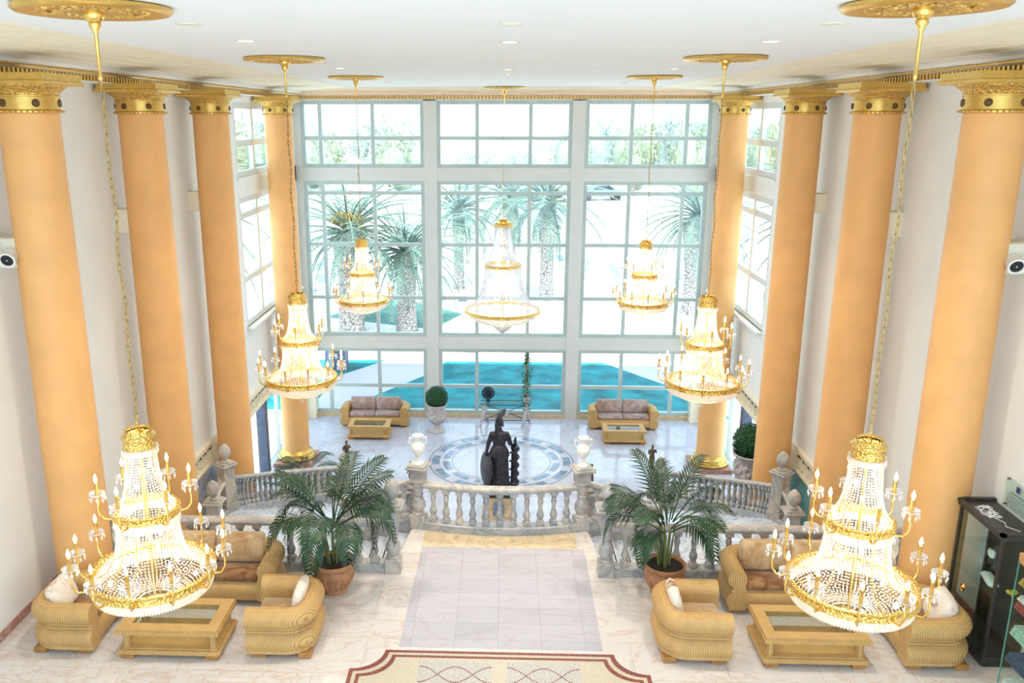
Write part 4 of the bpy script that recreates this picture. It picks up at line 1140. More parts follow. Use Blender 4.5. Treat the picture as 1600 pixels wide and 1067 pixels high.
for lab, loc, s in (('clipped boxwood ball in a tall carved stone urn in front of the window pier', (-2.17, 27.05, ZL), 1.0), ('clipped boxwood ball in a stone urn half hidden behind a column near the glass doors', (6.34, 20.55, ZL), 1.28)):
    t = thing('topiary_urn', lab, 'topiary', loc, 0, 'topiaries in stone urns')
    zb = .75 if s > 1.1 else 0.0
    if zb:
        mb = MB(); mb.rbox(-.36, .36, -.36, .36, 0, .10, .015); mb.rbox(-.30, .30, -.30, .30, .10, .66, .01); mb.rbox(-.36, .36, -.36, .36, .66, .75, .015); mb.build('plinth', M['urn'], t, 0)
    inst(URN, 'urn', t, (0, 0, zb), scale=s); inst(BOXB, 'foliage', t, (0, 0, zb + 1.20 * s), scale=s)

# ================================================================== VASES ON THE POSTS
def vase_mesh():
    mb = MB()
    mb.lathe([(0, 0), (.105, 0), (.11, .02), (.09, .035), (.05, .06), (.035, .10), (.045, .125), (.03, .14), (.06, .18), (.115, .26), (.14, .34), (.135, .40), (.10, .45), (.06, .48), (.055, .53), (.07, .57), (.11, .61), (.12, .625), (.10, .62), (.05, .56), (0, .54)], 28)
    return mb.mesh('vase', M['vase'], 50)
def handle_mesh():
    mb = MB(); mb.tube([(.115, 0, .41), (.17, 0, .45), (.185, 0, .52), (.15, 0, .575), (.11, 0, .56), (.075, 0, .53)], [.014, .013, .012, .014, .016, .012], 7)
    mb.ball((.165, 0, .575), .026, 8, 6); return mb.mesh('handle', M['vase'], 60)
VM, HM = vase_mesh(), handle_mesh()
for s, lab in ((-1, 'white two-handled vase on the post nearer the topiary urn'), (1, 'white two-handled vase on the post farther from the topiary urn')):
    o = bpy.data.objects.new('vase', VM); C.objects.link(o); o.location = (s * 1.42, 13.77, 1.18); o.scale = (.84, .84, .84); tag(o, lab, 'vase', 'white vases on the balustrade posts')
    inst(HM, 'handle', o, rz=.2); inst(HM, 'handle', o, rz=PI + .2)

# ================================================================== STATUES
def figure_mesh(name, mat, build, voxel):
    mb = MB(); build(mb)
    me = mb.mesh(name, mat, 0)
    o = bpy.data.objects.new(name, me); C.objects.link(o)
    md_ = o.modifiers.new('r', 'REMESH'); md_.mode = 'VOXEL'; md_.voxel_size = voxel; md_.use_smooth_shade = True
    sm = o.modifiers.new('s', 'SMOOTH'); sm.iterations = 3; sm.factor = .5
    dg = bpy.context.evaluated_depsgraph_get()
    out = bpy.data.meshes.new_from_object(o.evaluated_get(dg)); out.name = name
    bpy.data.objects.remove(o); out.shade_smooth()
    if not out.materials: out.materials.append(mat)
    return out
def lady(mb):
    # robed standing woman seen from behind, facing +y; 1.75 tall to the crown of the head
    fold = lambda a, z: 1 + .05 * math.sin(a * 17 + z * 1.2) * min(1.0, max(0.0, (1.15 - z) * 3)) + .02 * math.sin(a * 7 + 2)
    mb.lathe([(0, .0), (.285, .0), (.29, .03), (.27, .10), (.25, .4), (.235, .7), (.225, .9), (.0, .92)], 68, mod=fold, sy=.82)
    peplum = lambda a, z: 1 + .06 * math.sin(a * 14 + 1)
    mb.lathe([(0, .86), (.262, .84), (.262, .87), (.235, 1.0), (.185, 1.10), (.165, 1.14), (0, 1.15)], 56, mod=peplum, sy=.8)
    mb.lathe([(0, 1.08), (.155, 1.10), (.158, 1.14), (.165, 1.2), (.185, 1.30), (.205, 1.40), (.20, 1.47), (.13, 1.53), (.07, 1.56), (.06, 1.64), (0, 1.66)], 32, sy=.68)
    # head with ears, nose, chin
    mb.ball((0, .02, 1.74), .105, 18, 14, (.88, 1.05, 1.2)); mb.ball((0, .12, 1.72), .02, 8, 6, (.7, 1, 1.4)); mb.ball((0, .085, 1.66), .045, 8, 6)
    for s in (-1, 1):
        mb.ball((s * .19, 0, 1.44), .082, 12, 8); mb.ball((s * .095, .02, 1.73), .025, 8, 6, (.5, 1, 1.4))
        mb.ball((s * .085, .12, 1.33), .075, 10, 8)
    # arms: one hangs to the shield, the other is bent forward to the pillar
    mb.tube([(-.19, 0, 1.45), (-.255, -.01, 1.28), (-.29, .0, 1.15), (-.315, .03, 1.02), (-.335, .05, .93)], [.075, .066, .058, .048, .038], 12)
    mb.tube([(.19, 0, 1.45), (.255, -.01, 1.32), (.285, .02, 1.18), (.33, .10, 1.12), (.36, .14, 1.10)], [.075, .066, .06, .05, .038], 12)
    for (hx, hy, hz, dx, dz) in ((-.345, .06, .88, -.05, -1), (.385, .17, 1.10, .8, -.2)):
        mb.ball((hx, hy, hz), .045, 10, 8, (.8, .8, 1.1))
        for k in range(5):
            oy = (k - 2) * .018
            mb.tube([(hx, hy + oy, hz), (hx + dx * .05, hy + oy * 1.2, hz + dz * .055), (hx + dx * .06, hy + oy * 1.2 + .01, hz + dz * (.075 + .01 * (2 - abs(k - 2))))], [.014, .012, .009], 6)
    # feet
    for s in (-1, 1): mb.ball((s * .11, .20, .04), .06, 8, 6, (.8, 1.7, .7))
LADY = figure_mesh('body', M['bronze_dark'], lady, .013)
PED_Y = 21.0; PED_T = ZL + .78
pd = thing('pedestal', 'stone pedestal with tan marble panels under the bronze statue', 'pedestal', (-.05, PED_Y, ZL - .0))
mb = MB(); mb.rbox(-.50, .50, -.46, .50, .70, .78, .015); mb.build('top_slab', M['panel_blue'], pd, 0)
mb = MB(); mb.rbox(-.43, .43, -.42, .43, .60, .70, .01); mb.build('shade_neck', M['wood_dark'], pd, 0)  # dark colour stands in for the shade beneath the slab
mb = MB()
a = [(-.40, -.38), (.40, -.38), (.40, .38), (-.40, .38)]
lv = [(1.12, .0), (1.12, .10), (1.05, .16), (.98, .24), (.98, .4), (1.02, .60)]
rows = [[mb.vert((x * k, y * k, z)) for x, y in a] for k, z in lv]
for A, B in zip(rows, rows[1:]):
    for i in range(4): mb.face((A[i], A[(i + 1) % 4], B[(i + 1) % 4], B[i]))
mb.face(rows[0][::-1]); mb.face(rows[-1]); mb.build('body', M['floor_tan'], pd, 0)
mb = MB()
mb.prism([(-.14, -.385), (-.14, -.35), (.14, -.35), (.14, -.385)][::-1], .0, .55)
mb.lathe([(0, 0), (.14, 0), (.14, .03), (0, .03)], 24); o = None
pn = MB(); pn.box(-.15, .15, -.425, -.33, .05, .36); 
for i in range(9):
    q0, q1 = PI * i / 9, PI * (i + 1) / 9
    x0, x1 = .15 * math.cos(q0), .15 * math.cos(q1); z0, z1 = .36 + .15 * math.sin(q0), .36 + .15 * math.sin(q1)
    b_ = [pn.vert(v) for v in ((x0, -.425, .36), (x0, -.425, z0), (x1, -.425, z1), (x1, -.425, .36), (x0, -.33, .36), (x0, -.33, z0), (x1, -.33, z1), (x1, -.33, .36))]
    pn.face((b_[0], b_[1], b_[2], b_[3])); pn.face((b_[1], b_[5], b_[6], b_[2])); pn.face((b_[4], b_[7], b_[6], b_[5]))
pn.build('arched_panel', M['inlay_blue'], pd, 0)
st = thing('statue', 'dark bronze statue of a helmeted robed woman with round shield, back to the hall', 'statue', (-.05, PED_Y, PED_T))
SS = 1.0
inst(LADY, 'body', st)
mb = MB()
mb.lathe([(.118, 1.70), (.122, 1.76), (.115, 1.84), (.08, 1.90), (.03, 1.925), (0, 1.93)], 24, (0, .01, 0), sx=.95, sy=1.12)
mb.lathe([(.118, 1.70), (.135, 1.69), (.118, 1.715)], 24, (0, .01, 0), sx=.95, sy=1.12)
mb.build('helmet', M['bronze_dark'], st, 60)
mb = MB()
crest = [(.17, 1.92), (.16, 2.05), (.08, 2.13), (-.02, 2.14), (-.10, 2.06), (-.15, 1.92), (-.17, 1.75), (-.16, 1.55), (-.12, 1.42), (-.10, 1.45), (-.10, 1.62), (-.10, 1.76), (-.06, 1.88), (.0, 1.93), (.08, 1.92), (.12, 1.89)]
def cr(y, z, e):
    k = max(0.0, z - 1.85)
    return (e + .45 * y + .30 * k, y * .9, z)
L_ = [mb.vert(cr(y, z, -.04)) for y, z in crest]; R_ = [mb.vert(cr(y, z, .04)) for y, z in crest]
n = len(crest); mb.face(L_); mb.face(R_[::-1])
for i in range(n): mb.face((L_[i], L_[(i + 1) % n], R_[(i + 1) % n], R_[i]))
mb.build('helmet_crest', M['bronze_dark'], st, 0)
mb = MB(); mb.lathe([(0, .05), (.12, .045), (.30, .02), (.42, -.01), (.45, -.03), (.46, -.015), (.43, .015), (.30, .05), (.12, .075), (0, .085)], 40)
o = mb.build('shield', M['bronze_dark'], st, 50, True, (-.34, .06, .46)); o.rotation_euler = (0, -PI / 2 + .10, .35)
mb = MB(); mb.lathe([(0, 0), (.13, 0), (.13, .05), (.09, .08), (.085, .6), (.08, .98), (.10, 1.02), (.10, 1.06), (0, 1.06)], 20, (.40, .10, 0)); mb.build('pillar', M['bronze_dark'], st, 40)
mb = MB(); sn = []
for i in range(70):
    t_ = i / 69; a_ = t_ * 2 * PI * 4.3; sn.append((.40 + .115 * math.cos(a_), .10 + .115 * math.sin(a_), .08 + t_ * 1.0))
sn += [(.44, .02, 1.16), (.41, .0, 1.28), (.43, -.01, 1.38)]
mb.tube(sn, [.026] * 60 + [.03] * 10 + [.034, .04, .02], 8); mb.build('snake', M['bronze_dark'], st, 60)
def small_figure(mb):
    mb.lathe([(0, 0), (.085, 0), (.09, .03), (.05, .05), (0, .05)], 20)
    for s in (-1, 1): mb.tube([(s * .03, 0, .04), (s * .038, .0, .16), (s * .04, -.005, .30)], [.024, .03, .042], 10)
    mb.lathe([(0, .26), (.07, .28), (.062, .36), (.07, .44), (.085, .49), (.05, .52), (.026, .535), (.024, .56), (0, .56)], 18, sy=.7)
    mb.ball((0, .005, .60), .045, 12, 10, (.85, 1, 1.15))
    mb.tube([(-.075, 0, .49), (-.10, .0, .40), (-.085, .05, .33)], [.026, .022, .017], 8)
    mb.tube([(.075, 0, .49), (.11, .02, .42), (.07, .07, .50)], [.026, .022, .017], 8)
SMALL = figure_mesh('figurine', M['bronze'], small_figure, .009)
for (x, y, z, rz), lab in (((-4.22, 21.75, ZL + 1.05, .3), 'small bronze figurine behind the egg-topped stair post near the small palms'), ((4.08, 21.75, ZL + 1.05, -.4), 'small bronze figurine behind the egg-topped stair post on the teal panel side'),
                          ((-2.30, 20.30, ZL + 1.08, .8), 'small bronze figurine seen just behind the vase post nearer the topiary urn'), ((2.30, 20.30, ZL + 1.08, -.8), 'small bronze figurine seen just behind the vase post farther from the topiary urn')):
    o = bpy.data.objects.new('figurine', SMALL); C.objects.link(o); o.location = (x, y, z); o.rotation_euler = (0, 0, rz)
    tag(o, lab, 'figurine', 'small bronze figurines by the stairs')
for (x, y), lab in (((-4.22, 21.75), 'slim marble stand under the figurine near the small palms'), ((4.08, 21.75), 'slim marble stand under the figurine on the teal panel side')):
    mb = MB(); mb.rbox(-.14, .14, -.14, .14, 0, .12, .01); mb.lathe([(.10, .12), (.08, .2), (.085, .9), (.11, .98)], 18); mb.rbox(-.13, .13, -.13, .13, .97, 1.05, .01)
    o = mb.build('marble_stand', M['rail'], None, 40, True, (x, y, ZL)); tag(o, lab, 'stand')

# ================================================================== IRON CONSOLE, SPHERE AND IVY
cn = thing('console_table', 'wrought iron console table on two white carved legs at the middle window', 'console table', (.12, 27.75, ZL))
for s in (-1, 1):
    mb = MB(); X0 = s * .72
    for q in (-1, 1): mb.tube([(X0, q * .03, .52), (X0 + .05 * q, q * .10, .40), (X0 + .09 * q, q * .17, .22), (X0 + .11 * q, q * .16, .06), (X0 + .14 * q, q * .2, 0.02)], [.05, .055, .05, .04, .05], 9)
    mb.ball((X0, 0, .58), .09, 12, 9, (1, .8, 1.3)); mb.ball((X0, 0, .75), .06, 10, 8); mb.ball((X0 + .07, 0, .64), .04, 8, 6); mb.ball((X0 - .07, 0, .64), .04, 8, 6)
    mb.build('leg', M['urn'], cn, 60)
mb = MB()
for z, y0 in ((.82, .16), (.82, -.16), (.70, .0), (.16, 0)): mb.tube([(-.85, y0, z), (.85, y0, z)], .014, 6)
mb.tube([(-.7, 0, .72), (0, 0, .46), (.7, 0, .2)], .012, 6); mb.tube([(.7, 0, .72), (0, 0, .46), (-.7, 0, .2)], .012, 6)
mb.tube([(-.7, 0, .40), (.7, 0, .40)], .010, 6)
mb.build('iron_frame', M['iron'], cn, 60)
mb = MB(); mb.lathe([(0, 0), (.10, 0), (.12, .03), (.10, .06), (0, .06)], 20)
o = inst(mb.mesh('medallion', M['urn'], 50), 'medallion', cn, (0, -.02, .46), rot=(PI / 2, 0, 0))
mb = MB(); mb.box(-.9, .9, -.24, .24, .835, .85); mb.build('glass_top', M['table_glass'], cn, 0)
sp = thing('iron_sphere', 'dark openwork iron sphere on the console table', 'ornament', (-.47, 27.75, ZL + .85))
mb = MB(); mb.lathe([(0, 0), (.09, 0), (.08, .03), (.03, .05), (.03, .09), (0, .09)], 16); mb.build('foot', M['iron'], sp, 40)
mb = MB()
for i in range(6):
    a_ = PI * i / 6; mb.tube([(.21 * math.cos(q) * math.cos(a_), .21 * math.cos(q) * math.sin(a_), .29 + .21 * math.sin(q)) for q in [2 * PI * j / 24 for j in range(24)]], .013, 5, True)
for z in (-.12, 0, .12):
    R_ = math.sqrt(.21 ** 2 - z * z); mb.tube([(R_ * math.cos(2 * PI * j / 24), R_ * math.sin(2 * PI * j / 24), .29 + z) for j in range(24)], .012, 5, True)
mb.build('cage', M['iron'], sp, 60)
mb = MB(); mb.ball((0, 0, .29), .15, 14, 10); mb.build('core', M['iron'], sp, 60)
iv = thing('ivy_column', 'tall trailing ivy plant on the console table', 'plant', (.83, 27.75, ZL + .85))
mb = MB(); mb.lathe([(0, 0), (.10, 0), (.13, .16), (.14, .17), (.11, .17), (.1, .14), (0, .14)], 18); mb.build('pot', M['urn'], iv, 40)
mb = MB(); mb.tube([(0, 0, .1), (.02, 0, .6), (0, .01, 1.2), (.02, 0, 1.75)], .018, 6)
for k in range(5):
    mb.tube([(.06 * math.cos(k * 1.3 + z * 4), .06 * math.sin(k * 1.3 + z * 4), .15 + 1.5 * z) for z in [j / 14 for j in range(15)]], .006, 4)
mb.build('stem', M['stem'], iv, 60)
r = random.Random(9); mb = MB()
for i in range(620):
    z = r.uniform(-.25, 1.75); R_ = (.12 + .10 * math.sin(z * 3.1 + 1) ** 2) * r.uniform(.4, 1.25) * (1.0 if z < 1.3 else .6); a_ = r.uniform(0, 6.28)
    if z < .15 and r.random() < .5: continue
    p = Vector((R_ * math.cos(a_), R_ * math.sin(a_), z)); u = Vector((math.cos(a_), math.sin(a_), r.uniform(-.9, .3))).normalized(); v = u.cross(Vector((0, 0, 1))).normalized(); s_ = r.uniform(.05, .085)
    if R_ < .14 and z < .0: p.x += .14 * math.cos(a_); p.y += .14 * math.sin(a_)
    mb.face([mb.vert(p), mb.vert(p + u * s_ * .4 - v * s_ * .5), mb.vert(p + u * s_), mb.vert(p + u * s_ * .4 + v * s_ * .5)])
mb.build('foliage', M['ivy_leaf'], iv, 0, False)

# ================================================================== DISPLAY CASES, PLAQUE, WALL LIGHTS
dc = thing('display_cabinet', 'tall dark wooden glass display cabinet with a round brass handle', 'display cabinet', (6.60, 10.58, 0))
w_, d_, h_ = .23, .52, 1.92
mb = MB(); mb.rbox(-w_ - .02, w_ + .02, -d_ - .02, d_ + .02, 0, .14, .01); mb.build('base', M['wood_dark'], dc, 0)
mb = MB()
for sx in (-1, 1):
    for sy in (-1, 1): mb.box(sx * w_ - .03 * (sx > 0), sx * w_ + .03 * (sx < 0), sy * d_ - .045 * (sy > 0), sy * d_ + .045 * (sy < 0), .14, h_ - .08)
mb.box(w_ - .012, w_, -d_, d_, .14, h_ - .08)
mb.build('frame', M['wood_dark'], dc, 0)
mb = MB(); mb.rbox(-w_ - .03, w_ + .01, -d_ - .03, d_ + .03, h_ - .10, h_ - .035, .012)
for a in ((-w_ - .05, w_ + .01, -d_ - .05, -d_ + .01), (-w_ - .05, w_ + .01, d_ - .01, d_ + .05), (-w_ - .05, -w_ + .01, -d_ - .05, d_ + .05)): mb.box(a[0], a[1], a[2], a[3], h_ - .04, h_)
mb.build('top', M['wood_dark'], dc, 0)
mb = MB(); mb.box(-w_ + .004, -w_ + .010, -d_ + .04, d_ - .04, .14, h_ - .1); mb.build('side_glass', M['case_glass'], dc, 0)
mb = MB(); mb.box(-w_ + .03, w_ - .03, -d_ + .004, -d_ + .010, .14, h_ - .1); mb.build('front_glass', M['case_glass'], dc, 0)
for z in (.55, .95, 1.35):
    mb = MB(); mb.box(-w_ + .02, w_ - .02, -d_ + .02, d_ - .02, z, z + .008); mb.build('glass_shelf', M['case_glass'], dc, 0)
mb = MB(); mb.lathe([(.015, 0), (.015, .02), (.05, .022), (.06, .03), (.05, .04), (.035, .03), (.02, .05), (0, .052)], 20)
inst(mb.mesh('handle', M['gold'], 50), 'handle', dc, (-w_ - .0, .12, .78), rot=(0, -PI / 2, 0))
mb = MB(); r = random.Random(5)
for k in range(4):
    pts = [(-.02 + .1 * math.sin(i * .9 + k) + r.uniform(-.03, .03), .12 + .22 * math.cos(i * .55 + k * 1.4) * .8 + r.uniform(-.03, .03), .004) for i in range(16)]
    mb.tube(pts, .005, 5)
mb.tube([(-.05, -.05, .005), (.02, -.2, .005), (-.03, -.32, .005), (.08, -.45, .005)], .005, 5)
o = mb.build('cable', M['white'], None, 60, True, (6.56, 10.62, h_ - .033)); tag(o, 'tangled white cable lying on top of the dark display cabinet', 'cable')
mb = MB(); mb.lathe([(0, 0), (.055, 0), (.06, .02), (.05, .05), (.02, .06), (0, .06)], 16, sx=2.2, sy=.8); mb.ball((-.06, 0, .06), .04, 10, 7, (1.2, 1, .8))
o = mb.build('slipper', M['white'], None, 60, True, (6.56, 10.55, 1.359)); o.rotation_euler = (0, 0, 1.2); tag(o, 'white slipper on the upper glass shelf of the dark display cabinet', 'shoe')
mb = MB(); mb.pillow(.42, .16, .10, Matrix.Rotation(PI / 2, 4, 'X'), 10, 6, .4)
o = mb.build('folded_cloth', M['white'], None, 70, True, (6.56, 10.50, 1.02)); o.rotation_euler = (0, 0, 1.35); tag(o, 'white folded cloth on the middle glass shelf of the dark display cabinet', 'cloth')
mb = MB()
for i in range(9):
    a_ = i * 2.4; mb.ball((.04 * math.cos(a_), .04 * math.sin(a_), .06 + .012 * (i % 3)), .03, 8, 6, (1.2, 1, .7))
mb.tube([(0, 0, 0), (.01, 0, .06)], .006, 5)
o = mb.build('yellow_flower', plain('yellow_petal', (.80, .62, .03), .6), None, 60, True, (6.66, 10.16, .96)); tag(o, 'small yellow flower ornament at the front of the dark display cabinet', 'ornament')
sc_ = thing('glass_showcase', 'green-edged glass showcase of folded clothes, in front of the dark display cabinet', 'showcase', (6.46, 9.06, 0))
w_, d_, h_ = .31, .30, 1.93
mb = MB(); mb.rbox(-w_, w_, -d_, d_, 0, .22, .01); mb.build('base', M['wood_orange'], sc_, 0)
mb = MB(); mb.box(-w_, w_, -d_, d_, h_ - .02, h_ + .1); mb.build('top_rail', M['wood_orange'], sc_, 0)
GE = plain('green_glass_edge', (.10, .34, .28), .1, var=.05)
mb = MB()
for sx in (-1, 1):
    for sy in (-1, 1): mb.box(sx * w_ - .012 * (sx > 0), sx * w_ + .012 * (sx < 0), sy * d_ - .012 * (sy > 0), sy * d_ + .012 * (sy < 0), .22, h_ - .02)
mb.build('glass_edges', GE, sc_, 0)
mb = MB(); mb.box(-w_ + .002, -w_ + .008, -d_ + .012, d_ - .012, .22, h_ - .02); mb.build('side_glass', M['case_glass'], sc_, 0)
mb = MB(); mb.box(-w_ + .012, w_ - .012, -d_ + .002, -d_ + .008, .22, h_ - .02); mb.build('front_glass', M['case_glass'], sc_, 0)
for z in (.60, .95, 1.30, 1.62):
    mb = MB(); mb.box(-w_ + .015, w_ - .015, -d_ + .015, d_ - .015, z, z + .01); mb.build('shelf', M['case_glass'], sc_, 0)
def goods(nm, col, loc, dims, lab, cat):
    mb = MB(); a, b, c_ = dims
    for i in range(3): mb.rbox(-a + .01 * i, a - .008 * i, -b + .006 * i, b - .01 * i, c_ * i / 3, c_ * (i + 1) / 3, .010)
    o = mb.build(nm, plain(nm + '_fabric', col, .85, var=.18, vscale=20), None, 0, True, loc); tag(o, lab, cat)
goods('folded_towel', (.62, .42, .10), (6.42, 9.13, 1.632), (.25, .21, .09), 'gold folded towel on the topmost shelf of the glass showcase', 'towel')
goods('folded_shirt', (.45, .08, .09), (6.42, 9.13, 1.312), (.25, .21, .12), 'red folded shirt under a white one in the glass showcase', 'shirt')
goods('folded_shirt', (.85, .83, .80), (6.42, 9.13, 1.434), (.24, .2, .07), 'white folded shirt lying on the red one in the glass showcase', 'shirt')
goods('gift_box', (.45, .66, .56), (6.42, 9.13, .962), (.25, .2, .14), 'pale green gift box on a shelf of the glass showcase', 'box')
goods('folded_scarf', (.05, .09, .20), (6.42, 9.13, .612), (.25, .21, .11), 'navy folded scarf on the lowest shelf of the glass showcase', 'scarf')
goods('white_box', (.85, .85, .85), (6.42, 9.13, .222), (.25, .21, .14), 'white box on the bottom of the glass showcase', 'box')
pl = thing('wall_plaque', 'clear acrylic wall plaque with lines of small print above the display cabinet', 'plaque', (WX - .005, 10.62, 2.14))
mb = MB(); mb.box(-.03, -.022, -.33, .30, -.22, .20); mb.build('panel', M['case_glass'], pl, 0)
mb = MB()
for y in (-.29, .26):
    for z in (-.19, .17): mb.tube([(0, y, z), (-.04, y, z)], .012, 8)
mb.build('fixings', M['bronze'], pl, 60)
mb = MB(); r = random.Random(4)
for i in range(8):
    z = .03 - .028 * i - (.015 if i else 0); y = .22
    hh = .011 if i == 0 else .006
    yy = .16 if i == 0 else .23
    while yy > (-.10 if i == 0 else -.24):
        L = r.uniform(.02, .055); mb.box(-.0335, -.0305, yy - L, yy, z - hh, z); yy -= L + .012
mb.build('small_print', M['black'], pl, 0)
mb = MB(); mb.box(-.0335, -.0305, -.02, .05, .07, .15); mb.build('emblem', plain('navy_emblem', (.03, .04, .22), .5), pl, 0)
def wall_light(label, s, loc):
    t = thing('wall_speaker', label, 'speaker', loc, 0, 'round wall speakers'); 
    mb = MB(); mb.rbox(-.13, .13, -.02, .06, -.20, .20, .012); mb.build('mount', M['cream'], t, 0)
    mb = MB(); mb.lathe([(0, .0), (.10, .0), (.105, .06), (.105, .16), (.11, .17), (.11, .185), (.085, .185), (.08, .17), (0, .165)], 30)
    h = inst(mb.mesh('housing', M['white'], 50), 'housing', t, (0, 0, -.02), rot=(PI / 2 + .35, 0, -.12 * s))
    mb = MB(); mb.lathe([(0, .178), (.03, .18), (.084, .172), (.084, .16), (0, .16)], 26); inst(mb.mesh('lens', M['black'], 50), 'lens', h)
    mb = MB(); mb.ball((0, 0, .18), .01, 8, 6); inst(mb.mesh('centre_cap', M['white'], 60), 'centre_cap', h)
wall_light('round dark-faced speaker on the wall bracket opposite the display cabinet', -1, (-6.62, 11.26, 5.22))
wall_light('round dark-faced speaker on the wall bracket above the display cabinet', 1, (6.62, 11.26, 5.22))

# ================================================================== OUTSIDE
GZ = -3.30
mb = MB()
for a in ((-160, 160, YW + .25, 400), (-160, -WX - .3, -20, YW + .25), (WX + .3, 160, -20, YW + .25)): mb.box(a[0], a[1], a[2], a[3], GZ - .5, GZ)
struct(mb, 'ground', M['pave'], None, 0)
mb = MB(); mb.prism([(-6.9, 29.1), (-6.64, 33.42), (-5.06, 35.77), (-4.9, 36.4), (-2.1, 36.4), (-2.43, 35.36), (-3.09, 33.73), (-6.3, 28.8), (-6.9, 28.8)][::-1], GZ - .01, GZ + .006); struct(mb, 'path', M['pathm'], None, 0)
mb = MB(); mb.prism([(4.33, 35.71), (9.5, 35.71), (9.5, 28.8), (8.2, 28.8), (7.41, 31.04), (6.65, 32.36)][::-1], GZ - .01, GZ + .006); struct(mb, 'path_side', M['pathm'], None, 0)
def lawn(poly, label, m='grass', z=.012):
    mb = MB(); mb.prism(poly, GZ - .01, GZ + z)
    o = mb.build('lawn', M[m], None, 0); tag(o, label, 'lawn', None, 'structure')
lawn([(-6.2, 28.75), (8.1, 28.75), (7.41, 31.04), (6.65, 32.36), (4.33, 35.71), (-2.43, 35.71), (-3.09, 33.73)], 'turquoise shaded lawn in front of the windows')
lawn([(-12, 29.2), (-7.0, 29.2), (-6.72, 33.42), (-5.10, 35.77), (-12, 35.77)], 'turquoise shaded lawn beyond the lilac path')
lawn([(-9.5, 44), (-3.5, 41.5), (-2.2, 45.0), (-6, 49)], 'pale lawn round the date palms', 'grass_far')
# raised terrace with road behind
mb = MB(); mb.prism([(-160, 78), (20, 66), (160, 50), (160, 400), (-160, 400)], GZ, -.35); struct(mb, 'terrace_ground', M['pave'], None, 0)
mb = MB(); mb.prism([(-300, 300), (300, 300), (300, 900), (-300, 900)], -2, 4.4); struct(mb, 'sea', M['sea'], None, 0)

def palm_crown(seed, n, L, mat='palm_out', up=.35):
    r = random.Random(seed); mb = MB()
    for i in range(n):
        a = i * 2.39996; k = (i + .5) / n
        el = 1.25 - 1.75 * k + r.uniform(-.12, .12); LL = L * (.8 + .3 * r.random()) * (1 - .15 * k)
        ca, sa = math.cos(a), math.sin(a); pts = []
        x = z = 0.0; e = el; m = 9
        for j in range(m + 1):
            pts.append(Vector((x * ca, x * sa, z))); x += LL / m * math.cos(e); z += LL / m * math.sin(e); e -= .12 + .04 * k
        mb.tube(pts, [.05 * (1 - j / (m + 1.0)) + .008 for j in range(m + 1)], 4)
        side = Vector((-sa, ca, 0))
        for j in range(26):
            t = .12 + .88 * (j + .5) / 26; q = min(int(t * m), m - 1); p = pts[q].lerp(pts[q + 1], t * m - q); tg = (pts[q + 1] - pts[q]).normalized()
            ll = .75 * math.sin(PI * (.15 + .8 * t)) + .12
            for s in (-1, 1):
                dv = (tg * .8 + side * s * .75 + Vector((0, 0, -.12 + r.uniform(-.15, .25)))).normalized()
                wv = tg * .034
                mb.face([mb.vert(p - wv), mb.vert(p + wv), mb.vert(p + dv * ll)])
    return mb.mesh('crown', M[mat], 0, False)
def flower_mesh():
    r = random.Random(3); mb = MB()
    for i in range(60):
        a = r.uniform(0, 6.28); d = r.uniform(.3, .9); mb.tube([(0, 0, 0), (d * .5 * math.cos(a), d * .5 * math.sin(a), .5), (d * math.cos(a), d * math.sin(a), .35 - r.random() * .5)], .02, 3)
    return mb.mesh('flower_cluster', M['palm_dry'], 60, False)
CRM = [palm_crown(1, 54, 4.8), palm_crown(2, 46, 4.4)]
FLM = flower_mesh()
def date_palm(label, x, y, z0, h, rad, crown, sc, flower=False):
    t = thing('date_palm', label, 'palm tree', (x, y, z0), 0, 'date palms outside the windows')
    mb = MB(); mb.lathe([(rad * 1.15, -.05), (rad, .3), (rad * .92, h * .35), (rad * .95, h * .6), (rad * 1.15, h * .8), (rad * 1.18, h * .92), (rad * .8, h), (0, h + .2)], 22, mod=lambda a, z: 1 + .04 * math.sin(a * 9 + z * 14) * math.sin(z * 14 - a * 9))
    mb.build('trunk', M['trunk'], t, 60)
    o = inst(CRM[crown], 'crown', t, (0, 0, h), scale=sc)
    if flower: inst(FLM, 'flower_cluster', t, (0, -.6, h + .5), scale=1.1)
date_palm('thick-trunked date palm outside with all its fronds green, beside the first window pier', -4.78, 41.3, GZ, 3.9, .50, 0, .95)
date_palm('date palm outside with a yellow flower cluster, behind the window-wall chandelier', -7.45, 40.8, GZ, 4.9, .62, 0, 1.1, True)
date_palm('slim date palm outside, seen through the middle window beside the pier', -2.75, 52, GZ, 4.8, .32, 1, 1.1)
date_palm('date palm outside, seen through the middle window behind the largest chandelier', 2.5, 49, GZ, 5.6, .40, 1, 1.15)
date_palm('far date palm outside seen just behind the largest chandelier', .4, 58, GZ, 5.0, .42, 1, 1.2)
date_palm('date palm outside by the stone balustrade and the hedge', 10.3, 45.5, GZ, 5.2, .72, 0, .95)
date_palm('date palm outside the side windows on the topiary urn side', -13.5, 33, GZ, 6.3, .5, 0, 1.25)
date_palm('date palm outside the side windows on the teal panel side', 13.5, 34, GZ, 6.3, .5, 0, 1.25)
